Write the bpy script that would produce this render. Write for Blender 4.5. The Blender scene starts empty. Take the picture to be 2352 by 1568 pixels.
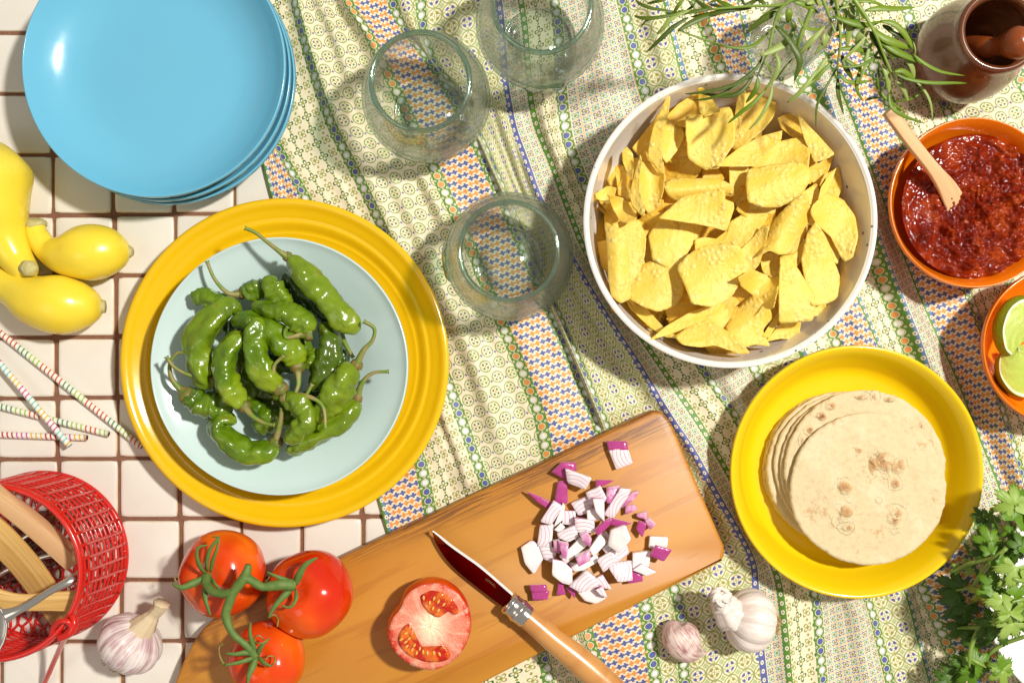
import bpy, math, random
from mathutils import Vector, Matrix, Quaternion, noise
from math import sin, cos, pi, radians, sqrt, atan2
random.seed(7)
SC = bpy.context.scene
COL = SC.collection
# ------------------------------------------------------------------ camera, world, lights, exposure
H = 0.9            # camera height above the table (m)
S = 0.0004         # metres per reference pixel on the table plane
CX, CY = 1176, 784
cam_d = bpy.data.cameras.new('camera'); cam = bpy.data.objects.new('camera', cam_d); COL.objects.link(cam)
cam.location = (0, 0, H); cam_d.sensor_width = 36; cam_d.lens = 36 * H / (2352 * S)
cam_d.clip_start = 0.02; cam_d.clip_end = 50
SC.camera = cam
W = bpy.data.worlds.new('World'); SC.world = W; W.use_nodes = True
bg = W.node_tree.nodes['Background']; bg.inputs[0].default_value = (1.0, 0.915, 0.80, 1); bg.inputs[1].default_value = 0.33
def area(name, loc, size, power, col, target=(0, 0, 0)):
    d = bpy.data.lights.new(name, 'AREA'); d.shape = 'SQUARE'; d.size = size; d.energy = power; d.color = col
    o = bpy.data.objects.new(name, d); COL.objects.link(o); o.location = loc
    o.rotation_euler = (Vector(target) - Vector(loc)).to_track_quat('-Z', 'Y').to_euler()
    return o
area('key_lamp', (1.18, 0.54, 2.15), 0.15, 80, (1.0, 0.965, 0.89))
area('fill_softbox', (-1.1, -0.7, 1.9), 0.9, 4, (1.0, 0.93, 0.82))
SC.view_settings.view_transform = 'Standard'; SC.view_settings.look = 'None'
SC.view_settings.exposure = 0.0; SC.view_settings.gamma = 1.0
SC.cycles.max_bounces = 12; SC.cycles.transparent_max_bounces = 24; SC.cycles.sample_clamp_indirect = 4.0
SC.cycles.caustics_reflective = False; SC.cycles.caustics_refractive = False
SC.cycles.use_denoising = True

# ------------------------------------------------------------------ helpers
def P(px, py, z=0.0):
    k = S * (H - z) / H
    return Vector(((px - CX) * k, -(py - CY) * k, z))
def R(r, z=0.0): return r * S * (H - z) / H
class Crop:                       # measured close-ups: origin in photo pixels and magnification
    def __init__(s, x, y, k): s.x, s.y, s.k = x, y, k
    def d(s, x, y): return ((s.x + x / s.k) * 0.9408, (s.y + y / s.k) * 0.9408)
    def P(s, x, y, z=0.0): return P(*s.d(x, y), z)
    def L(s, l, z=0.0): return R(l / s.k * 0.9408, z)
def link(o): COL.objects.link(o); return o
def thing(name, label, cat, loc, group=None, kind=None):
    o = bpy.data.objects.new(name, None); link(o); o.location = loc; o.empty_display_size = 0.01
    o['label'] = label; o['category'] = cat
    if group: o['group'] = group
    if kind: o['kind'] = kind
    return o
def mesh(name, verts, faces, mats, parent=None, origin=None, uv=None, smooth=True, fm=None, label=None, cat=None, group=None, kind=None, col=None):
    if not isinstance(mats, (list, tuple)): mats = [mats]
    base = parent.get('_w') if parent and parent.get('_w') else None
    if parent is not None:
        pw = Vector(parent['_w']) if parent.get('_w') else Vector(parent.location)
    else: pw = Vector((0, 0, 0))
    if origin is None: origin = pw if parent is not None else Vector((sum(v[0] for v in verts) / len(verts), sum(v[1] for v in verts) / len(verts), min(v[2] for v in verts)))
    origin = Vector(origin)
    me = bpy.data.meshes.new(name)
    me.from_pydata([tuple(Vector(v) - origin) for v in verts], [], faces)
    for m in mats: me.materials.append(m)
    if fm: me.polygons.foreach_set('material_index', fm)
    if smooth: me.polygons.foreach_set('use_smooth', [True] * len(faces))
    if uv:
        l = me.uv_layers.new(name='UVMap')
        vi = [0] * len(me.loops); me.loops.foreach_get('vertex_index', vi)
        flat = []
        for i in vi: flat += [uv[i][0], uv[i][1]]
        l.data.foreach_set('uv', flat)
    me.update()
    o = bpy.data.objects.new(name, me); link(o)
    o.location = origin - pw
    if parent is not None: o.parent = parent
    o['_w'] = tuple(origin)
    if label: o['label'] = label
    if cat: o['category'] = cat
    if group: o['group'] = group
    if kind: o['kind'] = kind
    return o
def lathe(prof, c, n=96, sx=1.0, sy=1.0, close=False):
    v, f = [], []
    cx, cy, cz = c
    m = len(prof)
    for r, z in prof:
        for i in range(n):
            a = 2 * pi * i / n
            v.append((cx + r * cos(a) * sx, cy + r * sin(a) * sy, cz + z))
    for j in range(m - 1 + (1 if close else 0)):
        for i in range(n):
            a, b = j * n, ((j + 1) % m) * n
            f.append((a + i, a + (i + 1) % n, b + (i + 1) % n, b + i))
    return v, f
def cr(pts, k):                    # Catmull-Rom resample of tuples/Vectors to k points
    pts = [Vector(p) for p in pts]; n = len(pts)
    if n == 2: return [pts[0].lerp(pts[1], i / (k - 1)) for i in range(k)]
    out = []
    for i in range(k):
        t = i / (k - 1) * (n - 1); j = min(int(t), n - 2); t -= j
        p0 = pts[max(j - 1, 0)]; p1 = pts[j]; p2 = pts[j + 1]; p3 = pts[min(j + 2, n - 1)]
        out.append(0.5 * ((2 * p1) + (p2 - p0) * t + (2 * p0 - 5 * p1 + 4 * p2 - p3) * t * t + (3 * p1 - p0 - 3 * p2 + p3) * t ** 3))
    return out
def crs(vals, k): return [p.x for p in cr([Vector((v, 0, 0)) for v in vals], k)]
def sweep(path, radii, n=12, k=None, disp=None, flat=1.0, caps=True, up=Vector((0, 0, 1))):
    """tube along path; flat scales the vertical radius"""
    k = k or len(path)
    pts = cr(path, k); rs = crs(radii, k)
    v, f, uv = [], [], []
    fr = None; L = 0
    for i, p in enumerate(pts):
        t = (pts[min(i + 1, k - 1)] - pts[max(i - 1, 0)]).normalized()
        if fr is None:
            s = t.cross(up)
            if s.length < 1e-4: s = t.cross(Vector((1, 0, 0)))
            s.normalize()
        else:
            s = fr - t * fr.dot(t); s.normalize()
        fr = s; w = s.cross(t)
        if i: L += (p - pts[i - 1]).length
        for j in range(n):
            a = 2 * pi * j / n
            r = max(rs[i], 1e-5)
            if disp: r *= disp(i / (k - 1), a, p)
            v.append(p + s * cos(a) * r + w * sin(a) * r * flat)
            uv.append((L, j / n))
    for i in range(k - 1):
        for j in range(n):
            a, b = i * n, (i + 1) * n
            f.append((a + j, b + j, b + (j + 1) % n, a + (j + 1) % n))
    if caps:
        v.append(pts[0]); uv.append((0, 0)); v.append(pts[-1]); uv.append((L, 0))
        for j in range(n):
            f.append((len(v) - 2, j, (j + 1) % n)); f.append((len(v) - 1, (k - 1) * n + (j + 1) % n, (k - 1) * n + j))
    return v, f, uv
def merge(parts):
    v, f = [], []
    for a, b in parts:
        o = len(v); v += list(a); f += [tuple(i + o for i in q) for q in b]
    return v, f
def nz(x, y, z=0.0, s=1.0): return noise.noise(Vector((x * s, y * s, z * s)))
# ------------------------------------------------------------------ node maths
class X:
    nt = None
    def __init__(s, o): s.o = o
    @staticmethod
    def m(op, *a, clamp=False):
        n = X.nt.nodes.new('ShaderNodeMath'); n.operation = op; n.use_clamp = clamp
        for i, q in enumerate(a):
            if isinstance(q, X): X.nt.links.new(q.o, n.inputs[i])
            else: n.inputs[i].default_value = q
        return X(n.outputs[0])
    def __add__(a, b): return X.m('ADD', a, b)
    def __radd__(a, b): return X.m('ADD', b, a)
    def __sub__(a, b): return X.m('SUBTRACT', a, b)
    def __rsub__(a, b): return X.m('SUBTRACT', b, a)
    def __mul__(a, b): return X.m('MULTIPLY', a, b)
    def __rmul__(a, b): return X.m('MULTIPLY', b, a)
    def __truediv__(a, b): return X.m('DIVIDE', a, b)
    def __lt__(a, b): return X.m('LESS_THAN', a, b)
    def __gt__(a, b): return X.m('GREATER_THAN', a, b)
fl = lambda a: X.m('FLOOR', a)
ab = lambda a: X.m('ABSOLUTE', a)
mx = lambda a, b: X.m('MAXIMUM', a, b)
mn = lambda a, b: X.m('MINIMUM', a, b)
sq = lambda a: X.m('SQRT', a)
def cell(x, p): return (x / p - fl(x / p) - 0.5) * p
def par(x, p, k=2): return X.m('FLOORED_MODULO', fl(x / p), float(k))
def cmix(f, a, b):
    n = X.nt.nodes.new('ShaderNodeMix'); n.data_type = 'RGBA'
    for k, q in ((0, f), (6, a), (7, b)):
        if isinstance(q, X): X.nt.links.new(q.o, n.inputs[k])
        elif k == 0: n.inputs[0].default_value = q
        else: n.inputs[k].default_value = (*q, 1)
    return X(n.outputs[2])
def newmat(name):
    m = bpy.data.materials.new(name); m.use_nodes = True; X.nt = m.node_tree
    b = m.node_tree.nodes['Principled BSDF']
    return m, b
def node(t, **kw):
    n = X.nt.nodes.new(t)
    for k, v in kw.items():
        if k in n.inputs: n.inputs[k].default_value = v
        else: setattr(n, k, v)
    return n
def coord(which='Object', scale=None, rot=None):
    t = node('ShaderNodeTexCoord'); o = t.outputs[which]
    if scale is not None:
        mp = node('ShaderNodeMapping'); mp.inputs['Scale'].default_value = scale
        if rot: mp.inputs['Rotation'].default_value = rot
        X.nt.links.new(o, mp.inputs[0]); o = mp.outputs[0]
    return o
def noi(scale, detail=3, rough=0.5, vec=None, dist=0.0):
    n = node('ShaderNodeTexNoise'); n.inputs['Scale'].default_value = scale; n.inputs['Detail'].default_value = detail
    n.inputs['Roughness'].default_value = rough; n.inputs['Distortion'].default_value = dist
    X.nt.links.new(vec if vec is not None else coord('Object'), n.inputs['Vector'])
    return X(n.outputs[0])
def vor(scale, vec=None, feature='F1'):
    n = node('ShaderNodeTexVoronoi'); n.feature = feature; n.inputs['Scale'].default_value = scale
    X.nt.links.new(vec if vec is not None else coord('Object'), n.inputs['Vector'])
    return X(n.outputs[0])
def ramp(f, stops):
    n = node('ShaderNodeValToRGB'); e = n.color_ramp.elements
    while len(e) < len(stops): e.new(0.5)
    for q, (p, c) in zip(e, stops):
        q.position = p; q.color = (*c, 1) if len(c) == 3 else c
    X.nt.links.new(f.o, n.inputs[0]); return X(n.outputs[0])
def sstep(x, a, b):
    n = node('ShaderNodeMapRange'); n.interpolation_type = 'SMOOTHSTEP'
    n.inputs[1].default_value = a; n.inputs[2].default_value = b
    X.nt.links.new(x.o, n.inputs[0]); return X(n.outputs[0])
def setc(b, key, v):
    if isinstance(v, X): X.nt.links.new(v.o, b.inputs[key])
    elif isinstance(v, tuple) and len(v) == 3 and key != 'Subsurface Radius': b.inputs[key].default_value = (*v, 1)
    else: b.inputs[key].default_value = v
def bump(b, h, strength=0.3, dist=0.001):
    n = node('ShaderNodeBump'); n.inputs['Strength'].default_value = strength; n.inputs['Distance'].default_value = dist
    X.nt.links.new(h.o, n.inputs['Height']); X.nt.links.new(n.outputs[0], b.inputs['Normal'])
def simple(name, c, rough=0.5, **kw):
    m, b = newmat(name); setc(b, 'Base Color', c); setc(b, 'Roughness', rough)
    for k, v in kw.items(): setc(b, k.replace('_', ' '), v)
    return m, b
def lum(c, f): return tuple(min(1, q * f) for q in c)

# ------------------------------------------------------------------ materials
def glaze(name, c, rough=0.12, var=0.06, speck=None, coat=0.3):
    m, b = newmat(name)
    n = noi(6, 4, 0.65); base = cmix(n, lum(c, 1 - var), lum(c, 1 + var))
    if speck:
        d = vor(170); e = vor(60); k = noi(23, 2)
        s1 = (d < 0.10) * (k > 0.52); s2 = (e < 0.10)
        base = cmix(mx(s1 * 0.75, s2 * 0.9), base, speck)
    setc(b, 'Base Color', base); setc(b, 'Roughness', rough + (noi(22, 5, 0.75) - 0.42) * 0.30)
    setc(b, 'Coat Weight', coat); setc(b, 'Coat Roughness', 0.06); bump(b, noi(14, 2), 0.05, 0.002)
    return m
M = {}
M['blue'] = glaze('turquoise glaze', (0.145, 0.455, 0.64), 0.16, 0.04)
M['yellow'] = glaze('sunny yellow glaze', (0.79, 0.475, 0.005), 0.17, 0.05)
M['lemon'] = glaze('lemon yellow glaze', (0.80, 0.54, 0.005), 0.15, 0.05)
M['aqua'] = glaze('pale aqua glaze', (0.56, 0.70, 0.68), 0.16, 0.03)
M['white'] = glaze('speckled white glaze', (0.84, 0.80, 0.73), 0.18, 0.02, speck=(0.10, 0.08, 0.09))
M['white2'] = glaze('plain white glaze', (0.84, 0.82, 0.77), 0.2, 0.02)
M['orange'] = glaze('orange glaze', (0.90, 0.20, 0.004), 0.15, 0.04)
M['redin'] = glaze('red glaze', (0.62, 0.016, 0.004), 0.2, 0.05)
# tiles
def tile_mat():
    m, b = newmat('cream glazed tile')
    oi = node('ShaderNodeObjectInfo'); r = X(oi.outputs['Random'])
    n = noi(30, 4); n2 = noi(260, 2)
    c = cmix(r, (0.75, 0.71, 0.64), (0.81, 0.775, 0.70))
    c = cmix((n - 0.35) * 0.6, c, (0.74, 0.62, 0.49))
    u = node('ShaderNodeUVMap'); sp = node('ShaderNodeSeparateXYZ'); X.nt.links.new(u.outputs[0], sp.inputs[0])
    e = mx(ab(X(sp.outputs[0]) - 0.5), ab(X(sp.outputs[1]) - 0.5)) + (noi(60, 3) - 0.5) * 0.05
    c = cmix(sstep(e, 0.455, 0.50) * 0.75, c, (0.62, 0.43, 0.22))
    setc(b, 'Base Color', c); setc(b, 'Roughness', 0.34 + (n - 0.5) * 0.3); bump(b, n * 0.7 + n2 * 0.15, 0.16, 0.002)
    return m
M['tile'] = tile_mat()
m, b = newmat('brown grout'); n = noi(180, 5, 0.7)
setc(b, 'Base Color', cmix(n, (0.16, 0.065, 0.036), (0.30, 0.145, 0.09))); setc(b, 'Roughness', 0.9); bump(b, n, 0.8, 0.002); M['grout'] = m
# wood
def wood(name, c1, c2, c3, sx=1.0, sy=22.0, knots=True, rough=0.42, ring=9.0, coat=0.0):
    """UV: x along the grain, y across, in metres*10"""
    m, b = newmat(name)
    v = coord('UV', (sx, sy, 1))
    n = noi(1.6, 4, 0.55, v, 0.6); fine = noi(10, 4, 0.7, coord('UV', (sx * 2.2, sy * 7, 1)))
    w = X.m('SINE', (n * ring + X(node('ShaderNodeSeparateXYZ').outputs[0]) * 0) * 6.283)
    big = noi(0.55, 2, 0.5, v)
    g = sstep(w, 0.2, 1.0)
    c = cmix(sstep(big, 0.35, 0.65), c1, c2)
    c = cmix(g * 0.45, c, c3)
    c = cmix(sstep(fine, 0.55, 0.75) * 0.35, c, lum(c3, 0.8))
    setc(b, 'Base Color', c); setc(b, 'Roughness', rough + (fine - 0.5) * 0.2); bump(b, fine * 0.5 + g * 0.3, 0.18, 0.0006)
    if coat: setc(b, 'Coat Weight', coat); setc(b, 'Coat Roughness', 0.2)
    return m
M['board'] = wood('honey hardwood', (0.48, 0.190, 0.018), (0.56, 0.245, 0.027), (0.40, 0.135, 0.012), 0.22, 3.0, ring=3.2)
M['boarddark'] = wood('streaked dark heartwood', (0.48, 0.19, 0.035), (0.56, 0.26, 0.055), (0.14, 0.045, 0.012), 0.5, 9, ring=5.5)
M['handle'] = wood('beech handle', (0.58, 0.27, 0.075), (0.66, 0.34, 0.11), (0.44, 0.17, 0.04), 0.8, 0.25, ring=2.5, rough=0.3, coat=0.4)
M['spoonwood'] = wood('pale birch', (0.66, 0.39, 0.19), (0.72, 0.46, 0.24), (0.54, 0.29, 0.12), 0.5, 6, ring=2.2, rough=0.55)
M['bamboo'] = wood('bamboo', (0.60, 0.36, 0.10), (0.70, 0.44, 0.15), (0.40, 0.20, 0.045), 0.5, 20, ring=3.0, rough=0.45)
m, b = newmat('mortar brown stoneware'); n = noi(14, 4, 0.6)
c = ramp(n, [(0.3, (0.10, 0.022, 0.006)), (0.5, (0.15, 0.050, 0.018)), (0.68, (0.24, 0.135, 0.06))])
setc(b, 'Base Color', c); setc(b, 'Roughness', 0.26 + (n - 0.5) * 0.2); setc(b, 'Coat Weight', 0.5); M['mortar'] = m
m, b = newmat('reddish turned wood'); n = noi(12, 4, 0.6, coord('Object', (1, 1, 6)))
setc(b, 'Base Color', cmix(n, (0.17, 0.030, 0.006), (0.30, 0.075, 0.015))); setc(b, 'Roughness', 0.28); M['pestle'] = m
# metals
M['steel'] = simple('polished steel', (0.75, 0.73, 0.70), 0.16, Metallic=1.0)[0]
M['blade'] = simple('steel blade tinted with red reflection', (0.17, 0.004, 0.004), 0.12, Metallic=1.0)[0]  # dark red base colour stands in for a reflection on the steel
M['bladeedge'] = simple('ground steel edge', (0.9, 0.9, 0.88), 0.35, Metallic=0.6)[0]
M['engrave'] = simple('etched lettering', (0.23, 0.16, 0.08), 0.6, Metallic=0.3)[0]
m, b = newmat('red coated wire'); n = noi(300, 2)
setc(b, 'Base Color', (0.60, 0.012, 0.006)); setc(b, 'Roughness', 0.22); setc(b, 'Coat Weight', 0.5); bump(b, n, 0.15, 0.0005); M['redwire'] = m
# glass
def glass_body(name, tint, edge, refr=0.35, haze=0.0, shine=0.0):
    m = bpy.data.materials.new(name); m.use_nodes = True; X.nt = m.node_tree; nt = X.nt
    nt.nodes.remove(nt.nodes['Principled BSDF']); out = nt.nodes['Material Output']
    lw = node('ShaderNodeLayerWeight'); lw.inputs[0].default_value = 0.45
    f = X(lw.outputs['Facing'])
    n = noi(26, 4, 0.55, dist=0.4)
    bm = node('ShaderNodeBump'); bm.inputs['Strength'].default_value = 0.35; bm.inputs['Distance'].default_value = 0.004
    nt.links.new(n.o, bm.inputs['Height'])
    col = cmix(sstep(f, 0.70 if haze else 0.35, 1.0), tint, edge)
    tr = node('ShaderNodeBsdfTransparent'); nt.links.new(col.o, tr.inputs[0])
    rf = node('ShaderNodeBsdfRefraction'); rf.inputs['IOR'].default_value = 1.18; rf.inputs['Roughness'].default_value = 0.16
    nt.links.new(col.o, rf.inputs[0]); nt.links.new(bm.outputs[0], rf.inputs['Normal'])
    gl = node('ShaderNodeBsdfGlossy'); gl.inputs['Roughness'].default_value = 0.12 if shine > 0.2 else 0.06; nt.links.new(bm.outputs[0], gl.inputs['Normal'])
    m1 = node('ShaderNodeMixShader'); nt.links.new((sstep(f, 0.10, 0.5) * refr).o, m1.inputs[0]); nt.links.new(tr.outputs[0], m1.inputs[1]); nt.links.new(rf.outputs[0], m1.inputs[2])
    fr = node('ShaderNodeFresnel'); fr.inputs[0].default_value = 1.28
    m2 = node('ShaderNodeMixShader'); nt.links.new(mn(X(fr.outputs[0]) * 0.75 + shine, X.m('ADD', 0.45, 0.0)).o, m2.inputs[0]); nt.links.new(m1.outputs[0], m2.inputs[1]); nt.links.new(gl.outputs[0], m2.inputs[2])
    if haze:      # pale milky layer painted in for bright cloth refracted by the walls
        df = node('ShaderNodeBsdfTranslucent'); df.inputs[0].default_value = (0.80, 0.90, 0.78, 1)
        m3 = node('ShaderNodeMixShader'); nt.links.new((sstep(f, 0.15, 0.9) * haze + (n - 0.4) * haze * 0.5).o, m3.inputs[0]); nt.links.new(m2.outputs[0], m3.inputs[1]); nt.links.new(df.outputs[0], m3.inputs[2]); m2 = m3
    nt.links.new(m2.outputs[0], out.inputs[0])
    return m
M['glass'] = glass_body('pale green glass', (0.985, 0.995, 0.985), (0.44, 0.66, 0.52), 0.10, 0.05, 0.02)
M['glassthin'] = glass_body('clear glass floor', (0.93, 0.97, 0.94), (0.35, 0.6, 0.48), 0.15, 0.0, 0.10)
M['glassrim'] = glass_body('sea green glass lip', (0.66, 0.88, 0.78), (0.03, 0.20, 0.13), 0.2, 0.0, 0.26)
M['emblem'] = glass_body('stippled green glass', (0.62, 0.80, 0.68), (0.25, 0.42, 0.32), 0.5, 0.0, 0.12)
M['film'] = glass_body('crinkled clear film', (0.8, 0.77, 0.72), (0.35, 0.3, 0.25), 0.6)
# plants and food
def pepper_mat(name, c1, c2, c3):
    m, b = newmat(name)
    n = noi(38, 4, 0.6); n2 = noi(14, 2); fine = noi(420, 2)
    c = ramp(n * 0.5 + n2 * 0.5, [(0.36, c1), (0.5, c2), (0.64, c3)])
    oi = node('ShaderNodeObjectInfo'); rr = X(oi.outputs['Random']); c = cmix(sstep(rr, 0.35, 1.0) * 0.45, c, (0.22, 0.30, 0.012))
    c = cmix(sstep(noi(75, 3, 0.7), 0.60, 0.74) * 0.6, c, (0.16, 0.12, 0.02))
    setc(b, 'Base Color', c); setc(b, 'Roughness', 0.26 + (n - 0.5) * 0.5); setc(b, 'Coat Weight', 0.45); setc(b, 'Coat Roughness', 0.08)
    setc(b, 'Subsurface Weight', 0.08); setc(b, 'Subsurface Radius', (0.004, 0.006, 0.001)); b.inputs['Subsurface Scale'].default_value = 0.5
    bump(b, n + noi(95, 3) * 0.5 + fine * 0.05, 0.55, 0.003)
    return m
M['pepper'] = pepper_mat('blistered green pepper', (0.050, 0.115, 0.002), (0.120, 0.215, 0.003), (0.25, 0.34, 0.008))
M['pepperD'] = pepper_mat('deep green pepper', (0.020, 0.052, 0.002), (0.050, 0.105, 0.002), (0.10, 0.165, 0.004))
m, b = newmat('pepper stem'); n = noi(120, 3)
setc(b, 'Base Color', cmix(sstep(n, 0.4, 0.6), (0.16, 0.25, 0.03), (0.30, 0.24, 0.08))); setc(b, 'Roughness', 0.5); M['pstem'] = m
m, b = newmat('pepper calyx'); n = noi(240, 3)
setc(b, 'Base Color', cmix(sstep(n, 0.42, 0.58), (0.12, 0.17, 0.02), (0.22, 0.13, 0.04))); setc(b, 'Roughness', 0.5); bump(b, n, 0.5, 0.001); M['pcalyx'] = m
m, b = newmat('yellow squash skin'); n = noi(16, 4, 0.6); k = noi(110, 3, 0.7)
c = cmix(n, (0.90, 0.73, 0.07), (0.86, 0.60, 0.025)); c = cmix(sstep(noi(22, 5, 0.75), 0.56, 0.70) * 0.5, c, (0.58, 0.33, 0.03)); c = cmix(sstep(noi(9, 3), 0.5, 0.62) * 0.25, c, (0.93, 0.80, 0.16))
setc(b, 'Base Color', c); setc(b, 'Roughness', 0.24 + (noi(30, 3) - 0.4) * 0.35); setc(b, 'Subsurface Weight', 0.12); setc(b, 'Subsurface Radius', (0.02, 0.012, 0.003)); b.inputs['Subsurface Scale'].default_value = 0.3
bump(b, n + k * 0.06, 0.3, 0.003); M['squash'] = m
m, b = newmat('squash stem end'); n = noi(160, 3)
setc(b, 'Base Color', cmix(n, (0.42, 0.36, 0.10), (0.62, 0.55, 0.28))); setc(b, 'Roughness', 0.7); bump(b, n, 0.6, 0.002); M['sqstem'] = m
m, b = newmat('ripe tomato skin'); n = noi(13, 3)
c = ramp(n, [(0.34, (0.60, 0.022, 0.004)), (0.50, (0.72, 0.060, 0.004)), (0.66, (0.82, 0.15, 0.008))])
setc(b, 'Base Color', c); setc(b, 'Roughness', 0.16); setc(b, 'Subsurface Weight', 0.12); setc(b, 'Subsurface Radius', (0.02, 0.004, 0.001)); b.inputs['Subsurface Scale'].default_value = 0.4
bump(b, noi(500, 2), 0.04, 0.0005); M['tomato'] = m
m, b = newmat('tomato vine'); n = noi(160, 3)
setc(b, 'Base Color', cmix(n, (0.06, 0.13, 0.02), (0.16, 0.24, 0.05))); setc(b, 'Roughness', 0.6); bump(b, n, 0.5, 0.001); M['vine'] = m
M['flesh'], b = newmat('cut tomato flesh'); X.nt = M['flesh'].node_tree
vec = coord('Object'); sp = node('ShaderNodeSeparateXYZ'); X.nt.links.new(vec, sp.inputs[0])
xx, yy = X(sp.outputs[0]), X(sp.outputs[1]); d = sq(xx * xx + yy * yy * 0.8) + (noi(60, 3) - 0.5) * 0.022
c = ramp(d * 27, [(0.10, (0.86, 0.76, 0.50)), (0.30, (0.84, 0.55, 0.38)), (0.52, (0.78, 0.28, 0.18)), (0.86, (0.74, 0.20, 0.12)), (0.95, (0.64, 0.05, 0.02))])
ang = X.m('ARCTAN2', yy, xx); ray = X.m('SINE', ang * 11.0 + noi(40, 3) * 9.0); c = cmix(sstep(ray, 0.5, 1.0) * sstep(d * 27, 0.25, 0.5) * 0.35, c, (0.86, 0.55, 0.38))
c = cmix(sstep(noi(330, 3, 0.7), 0.50, 0.70) * 0.3, c, (0.88, 0.55, 0.45))
setc(b, 'Base Color', c); setc(b, 'Roughness', 0.2); setc(b, 'Subsurface Weight', 0.15); b.inputs['Subsurface Scale'].default_value = 0.003
bump(b, noi(500, 3) + ray * 0.15 + noi(90, 3) * 1.2, 0.6, 0.0015)
m, b = newmat('tomato seed gel'); setc(b, 'Base Color', cmix(sstep(noi(90, 3), 0.4, 0.6), (0.50, 0.015, 0.004), (0.72, 0.16, 0.02))); setc(b, 'Roughness', 0.08); bump(b, noi(170, 3), 0.8, 0.003); M['gel'] = m
M['seed'] = simple('tomato seed', (0.80, 0.42, 0.08), 0.2)[0]
def chip_mat(name, c1, c2):
    m, b = newmat(name)
    n = noi(90, 4, 0.6); v = 1.0 - sstep(vor(210), 0.05, 0.60); big = noi(20, 2); sp = vor(330)
    oi = node('ShaderNodeObjectInfo')
    c = cmix(sstep(big * 0.6 + n * 0.4, 0.35, 0.65), c1, c2)
    c = cmix(sstep(n, 0.60, 0.80) * 0.6, c, (0.96, 0.83, 0.36))
    c = cmix(((sp < 0.11) * (noi(50, 2) > 0.56)) * 0.7, c, (0.30, 0.16, 0.03))
    c = cmix(v * sstep(noi(60, 2), 0.40, 0.60) * 0.35, c, (0.97, 0.86, 0.42)); c = cmix(X(oi.outputs['Random']) * 0.30, c, (0.84, 0.50, 0.05))
    setc(b, 'Base Color', c); setc(b, 'Roughness', 0.5)
    bump(b, v * sstep(noi(60, 2), 0.40, 0.60) * 1.0 * 0.8 + n * 1.3 + noi(600, 2) * 0.35, 0.55, 0.0022)
    out = X.nt.nodes['Material Output']; tl = node('ShaderNodeBsdfTranslucent'); X.nt.links.new(c.o, tl.inputs[0]); ms = node('ShaderNodeMixShader'); ms.inputs[0].default_value = 0.22
    X.nt.links.new(b.outputs[0], ms.inputs[1]); X.nt.links.new(tl.outputs[0], ms.inputs[2]); X.nt.links.new(ms.outputs[0], out.inputs[0])
    return m
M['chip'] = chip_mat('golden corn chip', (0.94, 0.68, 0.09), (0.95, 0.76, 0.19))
M['chipD'] = chip_mat('corn chip with painted shade', (0.92, 0.57, 0.045), (0.93, 0.64, 0.08))  # deeper copy of the chip colour, shade low in the heap painted in
def tortilla_mat(name, spots, amount=1.0, seed=0.0):
    """spots: (x, y, rx, ry, darkness) of toasted places, metres from the middle of the round"""
    m, b = newmat(name); v = coord('Object'); mp = node('ShaderNodeMapping'); mp.inputs['Location'].default_value = (seed, seed * .7, 0); X.nt.links.new(v, mp.inputs[0]); v2 = mp.outputs[0]
    n = noi(26, 4, 0.6, v2); f = noi(210, 4, 0.7, v2); big = noi(9, 2, 0.5, v2); blot = noi(130, 3, 0.75, v2)
    sp = node('ShaderNodeSeparateXYZ'); X.nt.links.new(v, sp.inputs[0]); x, y = X(sp.outputs[0]), X(sp.outputs[1]); wob = (noi(45, 3, 0.6, v2) - 0.5)
    c = cmix(n * 0.6 + big * 0.4, (0.60, 0.47, 0.265), (0.70, 0.575, 0.35)); c = cmix(sstep(f, 0.50, 0.70) * 0.45, c, (0.52, 0.34, 0.16)); c = cmix(sstep(noi(18, 4, 0.7, v2), 0.5, 0.65) * 0.35, c, (0.80, 0.68, 0.47)); tiny = noi(34, 5, 0.8, v2); c = cmix(sstep(tiny, 0.585, 0.66) * 0.6, c, (0.46, 0.24, 0.09))
    h = n * 1.4 + f * 0.4
    for sx, sy, rx, ry, dk in spots:
        d = sq((x - sx) * (x - sx) * (1 / rx ** 2) + (y - sy) * (y - sy) * (1 / ry ** 2)) + wob * 2.4 + (blot - 0.5) * 0.9
        inside = 1.0 - sstep(d, 0.35, 1.0)
        c = cmix(inside * sstep(blot, 0.40, 0.56) * 0.8, c, (0.55, 0.29, 0.10)); c = cmix((1.0 - sstep(d, 0.1, 0.72)) * sstep(blot, 0.42, 0.54) * dk, c, (0.20, 0.06, 0.02))
        h = h + inside * (blot * 2.2 + 0.4) * min(1.0, rx * 90) + (1.0 - sstep(ab(d - 1.3), 0.0, 0.16)) * sstep(n, 0.42, 0.6) * 0.32
    setc(b, 'Base Color', c); setc(b, 'Roughness', 0.78); bump(b, h + noi(14, 3, 0.6, v2, 1.5) * 1.5, 0.9, 0.0020); return m
m, b = newmat('salsa'); n = noi(60, 4, 0.6); v = vor(130)
c = ramp(n, [(0.32, (0.095, 0.004, 0.001)), (0.5, (0.18, 0.011, 0.001)), (0.66, (0.31, 0.040, 0.004))])
setc(b, 'Base Color', c); setc(b, 'Roughness', 0.13); b.inputs['Specular IOR Level'].default_value = 0.32; bump(b, n * 1.0 + noi(240, 3) * 0.3, 0.35, 0.003); M['salsa'] = m
m, b = newmat('lime skin'); setc(b, 'Base Color', cmix(noi(60, 3), (0.10, 0.22, 0.01), (0.24, 0.36, 0.03))); setc(b, 'Roughness', 0.3); bump(b, vor(500), 0.3, 0.001); M['limeskin'] = m
m, b = newmat('lime flesh'); v = coord('UV', (6, 34, 1)); n = noi(2.2, 3, 0.6, v)
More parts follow.
